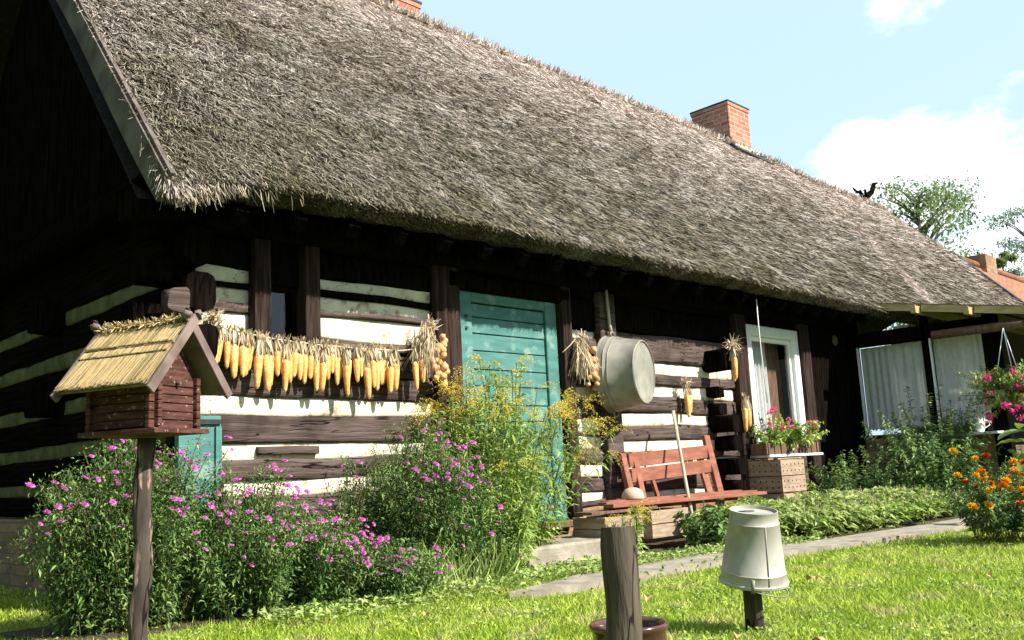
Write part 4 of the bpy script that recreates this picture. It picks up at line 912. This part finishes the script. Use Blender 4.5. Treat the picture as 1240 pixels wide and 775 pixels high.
def aster(loc,n,br,trr,h0,h1,nf,label,lean=(0,0),nl=125,sq=(1,1),clump=True):
    st,L,tp,at=stems_leaves(n,br,trr,h0,h1,int(nl*1.7),.042,.0125,t0=.03,up=.15,twig=.045,lean=lean,sq=sq)
    e=plant('aster_bush',loc,label,'flowering bush',st,L,M['aster_leaf'],'pink aster bushes along the house')
    # flowers gather on sunward tips
    score=-tp[:,1]+.6*tp[:,2]+rng.normal(0,.10,n); idx=np.argsort(-score)[:max(8,int(n*.30))]
    for k in range(nf):
        i=idx[random.randrange(len(idx))] if random.random()<.85 else random.randrange(n)
        t=1.0 if random.random()<.6 else random.uniform(.75,1); p=at(np.array([i]),np.array([t]))[0]+rng.normal(0,.035,3)
        put(e,'aster','flower_head',p,random.uniform(.65,1.4),(random.uniform(.0,1.1),random.uniform(-.5,.3),random.uniform(0,.5)))
    return e
aster((-.42,-.40,0),130,.24,.42,.80,1.08,66,'tall dark pink aster bush behind the birdhouse post at the house corner',lean=(.0,-.02))
aster((.12,-.48,0),110,.26,.40,.55,.86,76,'broad pink aster bush in front of the teal hatch',lean=(.0,-.06))
aster((.55,-.62,0),70,.22,.34,.34,.58,80,'low spreading pink aster bush in front of the left log wall',lean=(.05,-.06))
aster((-.66,-.42,0),44,.14,.24,.50,.80,22,'straggly aster at the far left end of the flower bed',lean=(-.1,0))
aster((1.52,-.48,0),140,.24,.40,.76,1.16,98,'pink aster bush with many blooms next to the goldenrod',lean=(-.04,-.04))
aster((.93,-.40,0),12,.04,.10,.80,.96,3,'thin leafy aster shoot between the two largest pink bushes',lean=(.08,0),nl=60)
aster((.92,-.80,0),44,.20,.30,.20,.36,30,'low sprawling pink aster at the edge of the lawn',lean=(.10,-.04))
aster((1.85,-.62,0),55,.22,.30,.35,.60,14,'short aster tucked under the goldenrod leaves',lean=(.0,-.02))
# strappy daylily leaves between
n=420; P=np.stack([rng.uniform(1.0,2.0,n),rng.uniform(-.95,-.7,n),np.zeros(n)],1); D=np.stack([rng.normal(0,.4,n),rng.normal(-.1,.4,n),np.ones(n)],1); V,F,v=strands(P,D,rng.uniform(.15,.36,n),.011,bend=.7,taper=.1)
tag(mesh_np('long_grass',V,F,M['cover_leaf'],var=v),'long strap leaves and grass at the foot of the asters','grass',kind='stuff')
# goldenrod
def goldenrod(loc,n,br,trr,h0,h1,nf,label,lean,nl=46,arch=None):
    st,L,tp,at=stems_leaves(n,br,trr,h0,h1,int(nl*1.9),.10,.021,lean=lean,twig=.012,t0=.05,droop=.35,up=.45)
    e=plant('goldenrod',loc,label,'flowering plant',st,L,M['gold_leaf'],'goldenrod clump in front of the teal door')
    order=np.argsort(-tp[:,2])
    for k in range(nf):
        i=order[k%len(order)]; base=math.atan2(tp[i][1],tp[i][0])+random.uniform(-.8,.8)
        put(e,'plume','flower_plume',tp[i]+rng.normal(0,.012,3),random.uniform(.8,1.35),(random.uniform(-.4,.4),random.uniform(-.5,.3),base))
    return e
goldenrod((2.36,-.42,0),80,.22,.40,1.10,1.66,44,'dense upright goldenrod clump in front of the teal door',(.03,-.02))
goldenrod((1.98,-.32,0),40,.14,.24,1.0,1.50,10,'narrow leafy goldenrod stems left of the door frame',(.0,0))
goldenrod((2.66,-.42,0),18,.10,.30,1.05,1.46,26,'goldenrod stems arching right across the door edge',(.42,-.05),nl=34)
goldenrod((2.15,-.62,0),26,.20,.32,.45,.85,2,'shorter leafy goldenrod shoots at the front of the clump',(0,-.05))
goldenrod((3.55,-.72,0),8,.06,.10,.30,.40,6,'small yellow goldenrod sprig by the doorstep',(.0,0),nl=14)
# ground cover
def cover(x0,x1,y0f,y1f,n,h,name,label,m,ls=.095,lw=.036):
    x=rng.uniform(x0,x1,n); u=rng.random(n); y=y0f(x)+(y1f(x)-y0f(x))*u; hh=h*(.55+.45*np.sin(np.pi*np.clip(u,0.05,.95)))*(1+.3*vnoise(x,y,4.))
    z=hh*rng.random(n)**.45; P=np.stack([x,y,z],1); D=np.stack([rng.normal(size=n),rng.normal(-.3,1,n),rng.uniform(-.1,.8,n)],1)
    L1=leaves(P,D,ls*rng.uniform(.6,1.3,n),lw*rng.uniform(.7,1.2,n),droop=.35)
    k=n//12; i=rng.integers(0,n,k); P2=np.stack([x[i],y[i],hh[i]*.7],1)
    tag(mesh_np(name,L1[0],L1[1],m,var=L1[2]),label,'ground cover',kind='stuff')
    V,F,v=strands(P2,rng.normal(0,.2,(k,3))+np.array([0,0,1.]),rng.uniform(.08,.16,k),.006,bend=.2)
    return V,F,v
V,F,v=cover(4.6,9.0,lambda x:np.interp(x,[4.6,5.4,9],[-1.25,-1.55,-1.72]),lambda x:x*0-.75,16000,.33,'ground_cover','pale green leafy ground cover between path and house wall',M['cover_leaf'])
tag(mesh_np('seed_spikes',V,F,M['husk'],var=v),'thin brown seed spikes rising from the ground cover','seed heads',kind='stuff')
V,F,v=cover(4.5,6.9,lambda x:x*0-.95,lambda x:x*0-.55,2600,.30,'ground_cover','taller leaves at the foot of the bench and crates',M['cover_leaf'],.10,.05)
def shrub(name,loc,label,n,br,trr,h0,h1,nl,ls,lw,m,lean=(0,0),sq=(1,1),cat='shrub',group=None,up=.35):
    st,L,tp,at=stems_leaves(n,br,trr,h0,h1,nl,ls,lw,lean=lean,sq=sq,up=up); e=plant(name,loc,label,cat,st,L,m,group); return e,tp,at
shrub('leafy_perennial',(4.35,-.98,0),'dark green broad-leaved perennial between path and red bench',26,.14,.26,.22,.38,26,.11,.05,M['dark_leaf'])
shrub('leafy_perennial',(4.85,-1.12,0),'lighter broad-leaved perennial right of the dark one by the path',22,.12,.22,.2,.34,24,.11,.05,M['cover_leaf'])
shrub('leafy_shrub',(8.72,-1.25,0),'large bushy green shrub in front of the curtained porch windows',150,.48,.84,.85,1.38,95,.085,.027,M['dark_leaf'],sq=(1.2,.75))
shrub('leafy_shrub',(7.75,-.72,0),'dark shrub in the shade between the window and the porch',60,.25,.50,.45,.85,80,.075,.026,M['dark_leaf'])
shrub('leafy_shrub',(8.95,-2.15,0),'spreading shrub at the foot of the right porch post',50,.3,.45,.45,.85,70,.075,.024,M['dark_leaf'])
shrub('leafy_stem_plant',(7.28,-.72,0),'single upright pale leafy stem right of the crates',4,.03,.06,.62,.76,44,.07,.02,M['cover_leaf'])
# climbing yellowish leaves by the crates
shrub('leafy_vine',(7.18,-.42,0),'yellow green vine leaves climbing beside the stacked crates',7,.05,.10,.4,.72,22,.085,.075,M['gold_leaf'])
# geranium box
fb=empty('flower_box',(7.18,-.19,.777)); tag(fb,'brown wooden window box full of pink geraniums on the white sill','flower box')
for lo,hi in (((-.60,-.10,0),(.60,-.085,.12)),((-.60,.085,0),(.60,.10,.12)),((-.60,-.085,0),(-.585,.085,.12)),((.585,-.085,0),(.60,.085,.12)),((-.585,-.085,0),(.585,.085,.012))): bx('box_board',lo,hi,M['darkwood'],fb,bev=.002)
for i in range(9): bx('box_batten',(-.58+i*.14,-.112,.0),(-.54+i*.14,-.101,.125),M['darkwood'],fb,bev=.002)
bx('soil',(-.58,-.08,.09),(.58,.08,.105),M['soil'],fb)
ge,tp,at=shrub('geranium',(7.18,-.21,.88),'pink geranium plants growing in the window box',70,.50,.60,.10,.24,26,.055,.05,M['gold_leaf'],sq=(1,.30),cat='flowers')
ge.children[1].data.materials[0]=M['cover_leaf']
for p in ((-.52,-.1,.22),(-.30,-.13,.20),(-.14,-.12,.27),(-.28,-.1,.15),(.12,-.1,.14),(.30,-.14,.22),(.50,-.12,.24),(.56,-.1,.18),(.36,-.1,.14),(-.40,-.1,.38),(-.05,-.1,.18),(-.5,-.1,.34)): put(ge,'ger','flower_head',p,random.uniform(.75,1.1))
st,L,tp,at=stems_leaves(14,.07,.14,.25,.42,16,.022,.018); p_=plant('dried_flower_sprig',(6.76,-.20,.88),'wispy pale dried flower sprig at the left end of the window box','flowers',st,L,M['husk'])
# hanging basket
hbk=empty('hanging_basket',(8.98,-2.12,1.32)); tag(hbk,'hanging basket of magenta fuchsia trailing from the porch roof','hanging basket')
lathe_obj('basket_bowl',[(0,-.02),(.08,-.01),(.14,.05),(.17,.12),(.165,.12),(.13,.06),(0,.04)],M['darkwood'],hbk,n=24)
bm=bmesh.new()
for a in (0,2.1,4.2): tube(bm,[(.165*math.cos(a),.165*math.sin(a),.12),(0,0,.78)],.0045,6)
bmo('hanger',bm,M['white'],hbk)
st,L,tp,at=stems_leaves(150,.12,.42,-.22,.36,36,.055,.026,droop=.5); mesh_np('stems',st[0],st[1],M['stem'],hbk); mesh_np('foliage',L[0]+np.array([0,0,.04]),L[1],M['cover_leaf'],hbk,var=L[2])
for k in range(46):
    a=random.uniform(math.pi*.75,math.pi*2.05) if random.random()<.8 else random.uniform(0,6.28); r=random.uniform(.24,.44); put(hbk,'fuch','flower_head',(r*math.cos(a),r*math.sin(a),random.uniform(-.30,.34)*(1 if r<.38 else .7)),random.uniform(.8,1.4))
# marigolds
st,L,tp,at=stems_leaves(130,.32,.50,.32,.60,60,.06,.02,sq=(1,.9)); mg=plant('marigold_bush',(5.62,-2.98,0),'rounded dark green bush of orange and yellow marigolds at the right edge of the lawn','flowering bush',st,L,M['dark_leaf'])
idx=np.argsort(-(-tp[:,1]-.6*tp[:,0]+1.2*tp[:,2]+rng.normal(0,.15,len(tp))))[:62]
for k,i in enumerate(idx):
    key,lab=(('pomg','yellow marigold head'),('pomo','orange marigold head'),('pomr','russet marigold head'))[min(2,int(abs(random.gauss(0,1))*1.3))]; put(mg,key,'flower_head',tp[i]+np.array([0,0,.015]),random.uniform(.9,1.5),lab=lab)
# broad leaf plant at the right edge
e=empty('broad_leaf_plant',(7.55,-3.0,0)); tag(e,'tall plant with big glossy light green leaves entering at the right edge','plant')
e.location=(7.15,-2.80,0)
bm=bmesh.new(); tube(bm,[(0,0,0),(.02,0,.5),(.0,.05,.95)],[.02,.016,.01],8); bmo('stem',bm,M['stem'],e)
for (a,el,zb,Ln) in ((2.6,.15,.86,.40),(3.0,-.15,.66,.36),(4.4,.4,.80,.34),(.6,.3,.9,.36),(1.6,.3,.75,.34),(3.6,.75,.90,.3),(5.4,.2,.6,.34)):
    bm=bmesh.new(); prev=None; nseg=12
    for i in range(nseg+1):
        t=i/nseg; w=.085*math.sin(math.pi*min(1,t*.96+.02))**.8; c=Vector((math.cos(a)*Ln*t,math.sin(a)*Ln*t,zb+el*Ln*t-.30*Ln*t*t)); s=Vector((-math.sin(a),math.cos(a),0))
        row=[bm.verts.new(c+s*w*k+Vector((0,0,abs(k)*w*.35+.004*math.sin(i*2+k)))) for k in (-1,-.5,0,.5,1)]
        if prev:
            for k in range(4):
                f=bm.faces.new((prev[k],prev[k+1],row[k+1],row[k])); f.smooth=True
        prev=row
    bmo('leaf',bm,M['gold_leaf'],e)
# fallen leaves on the lawn
lf=None
spots=[]
while len(spots)<34:
    r=random.uniform(2.4,8); th=R_(random.uniform(2,70)); x=CAM[0]+r*math.cos(th); y=CAM[1]+r*math.sin(th)
    if y<-1.0 and not inpoly(np.array([x]),np.array([y]),PP)[0]: spots.append((x,y))
for i,(x,y) in enumerate(spots):
    if lf is None:
        bm=bmesh.new(); prev=None
        for j in range(7):
            t=j/6; w=.018*math.sin(math.pi*min(.97,t+.05)); row=[bm.verts.new((.055*(t-.5),w*k,.008+.012*abs(k)*math.sin(t*3)+.01*math.sin(t*4))) for k in (-1,0,1)]
            if prev:
                for k in range(2): bm.faces.new((prev[k],prev[k+1],row[k+1],row[k]))
            prev=row
        lf=o=bmo('fallen_leaf',bm,M['deadleaf'])
    else: o=lf.copy(); COL.objects.link(o)
    o.location=(x,y,.022); o.rotation_euler=(random.uniform(-.4,.4),random.uniform(-.4,.4),random.uniform(0,6.28)); s=random.uniform(.7,1.3); o.scale=(s,s,s)
    tag(o,'small dry tan leaf fallen on the mown lawn','leaf','dry leaves fallen on the lawn')

# ------------------------------------------------------------------ trees beyond
def tree(loc,h,cr,label,leafm,nclump,nleaf,ls,trunk_r=.25,seed=1,open_=.5):
    r_=random.Random(seed); rg=np.random.default_rng(seed)
    e=empty('broadleaf_tree',loc); tag(e,label,'tree','trees beyond the roof')
    bm=bmesh.new(); ch=h*.55; tube(bm,[(0,0,-.2),(.1,0,h*.3),(.0,.1,h*.6),(.15,0,h*.9)],[trunk_r,trunk_r*.8,trunk_r*.5,trunk_r*.12],10,jit=.1); cl=[]
    for i in range(nclump):
        a=r_.uniform(0,6.28); z=h*(.35+.62*r_.random()); rr=cr*math.sqrt(max(.05,1-((z/h-.60)/.44)**2))*r_.uniform(.35,1); p=Vector((rr*math.cos(a),rr*math.sin(a),z)); cl.append(p)
        z0=max(h*.25,z-rr*.8); tube(bm,[(.05,.03,z0),(p.x*.5,p.y*.5,(z0+z)/2+.1),p],[trunk_r*.28,trunk_r*.15,.012],5)
    bmo('trunk',bm,M['bark'],e)
    C=np.array([list(c) for c in cl]); k=rg.integers(0,len(C),nleaf); sz=rg.uniform(.35,.75,len(C))*cr*.34
    P=C[k]+np.clip(rg.normal(size=(nleaf,3)),-1.5,1.5)*sz[k][:,None]*np.array([1,1,.55])*open_*1.3
    L=leaves(P,rg.normal(size=(nleaf,3)),ls*rg.uniform(.6,1.3,nleaf),ls*.55,droop=.3)
    mesh_np('crown',L[0],L[1],leafm,e,var=L[2]); return e
tree((30.0,6.4,0),10.4,2.2,'taller green tree above the thatch near the end of the ridge',M['tree_leaf'],70,9000,.14,seed=4,open_=.75)
tree((31.5,4.3,0),7.6,1.0,'small darker tree between two larger ones behind the tiled roof',M['tree_leaf'],26,5000,.13,seed=9,trunk_r=.12)
tree((34,4.0,0),9.6,1.6,'pale grey green airy tree above the tiled roof at the right',M['pale_leaf'],50,7000,.12,seed=6,trunk_r=.14,open_=.6)
# unseen trees added beside and behind the viewer: they close off the low sky that the gable wall and the windows look at
for i,(x,y,h,c) in enumerate(((-7.5,4.5,8.5,3.6),(-8.5,-1.5,7.5,3.2),(-6.5,10,9,4.0))):
    tree((x,y,0),h,c,('leafy garden tree left of the house gable','leafy garden tree left of the viewer','large garden tree behind the house on the left')[i],M['tree_leaf'],70,26000,.26,seed=20+i,open_=.8)
n=90000; a=rng.uniform(R_(135),R_(345),n); r_=rng.uniform(17,21,n); x=CAM[0]+r_*np.cos(a); y=CAM[1]+r_*np.sin(a); hh=4.6+1.5*vnoise(x,y,.35)
P=np.stack([x,y,hh*rng.random(n)**.8],1); L=leaves(P,rng.normal(size=(n,3)),rng.uniform(.25,.5,n),.24)
tag(mesh_np('tree_belt',L[0],L[1],M['dark_leaf'],var=L[2]),'distant belt of garden trees and hedge round the lawn','trees',kind='stuff')  # leaf belt added out of view to hold back low skylight
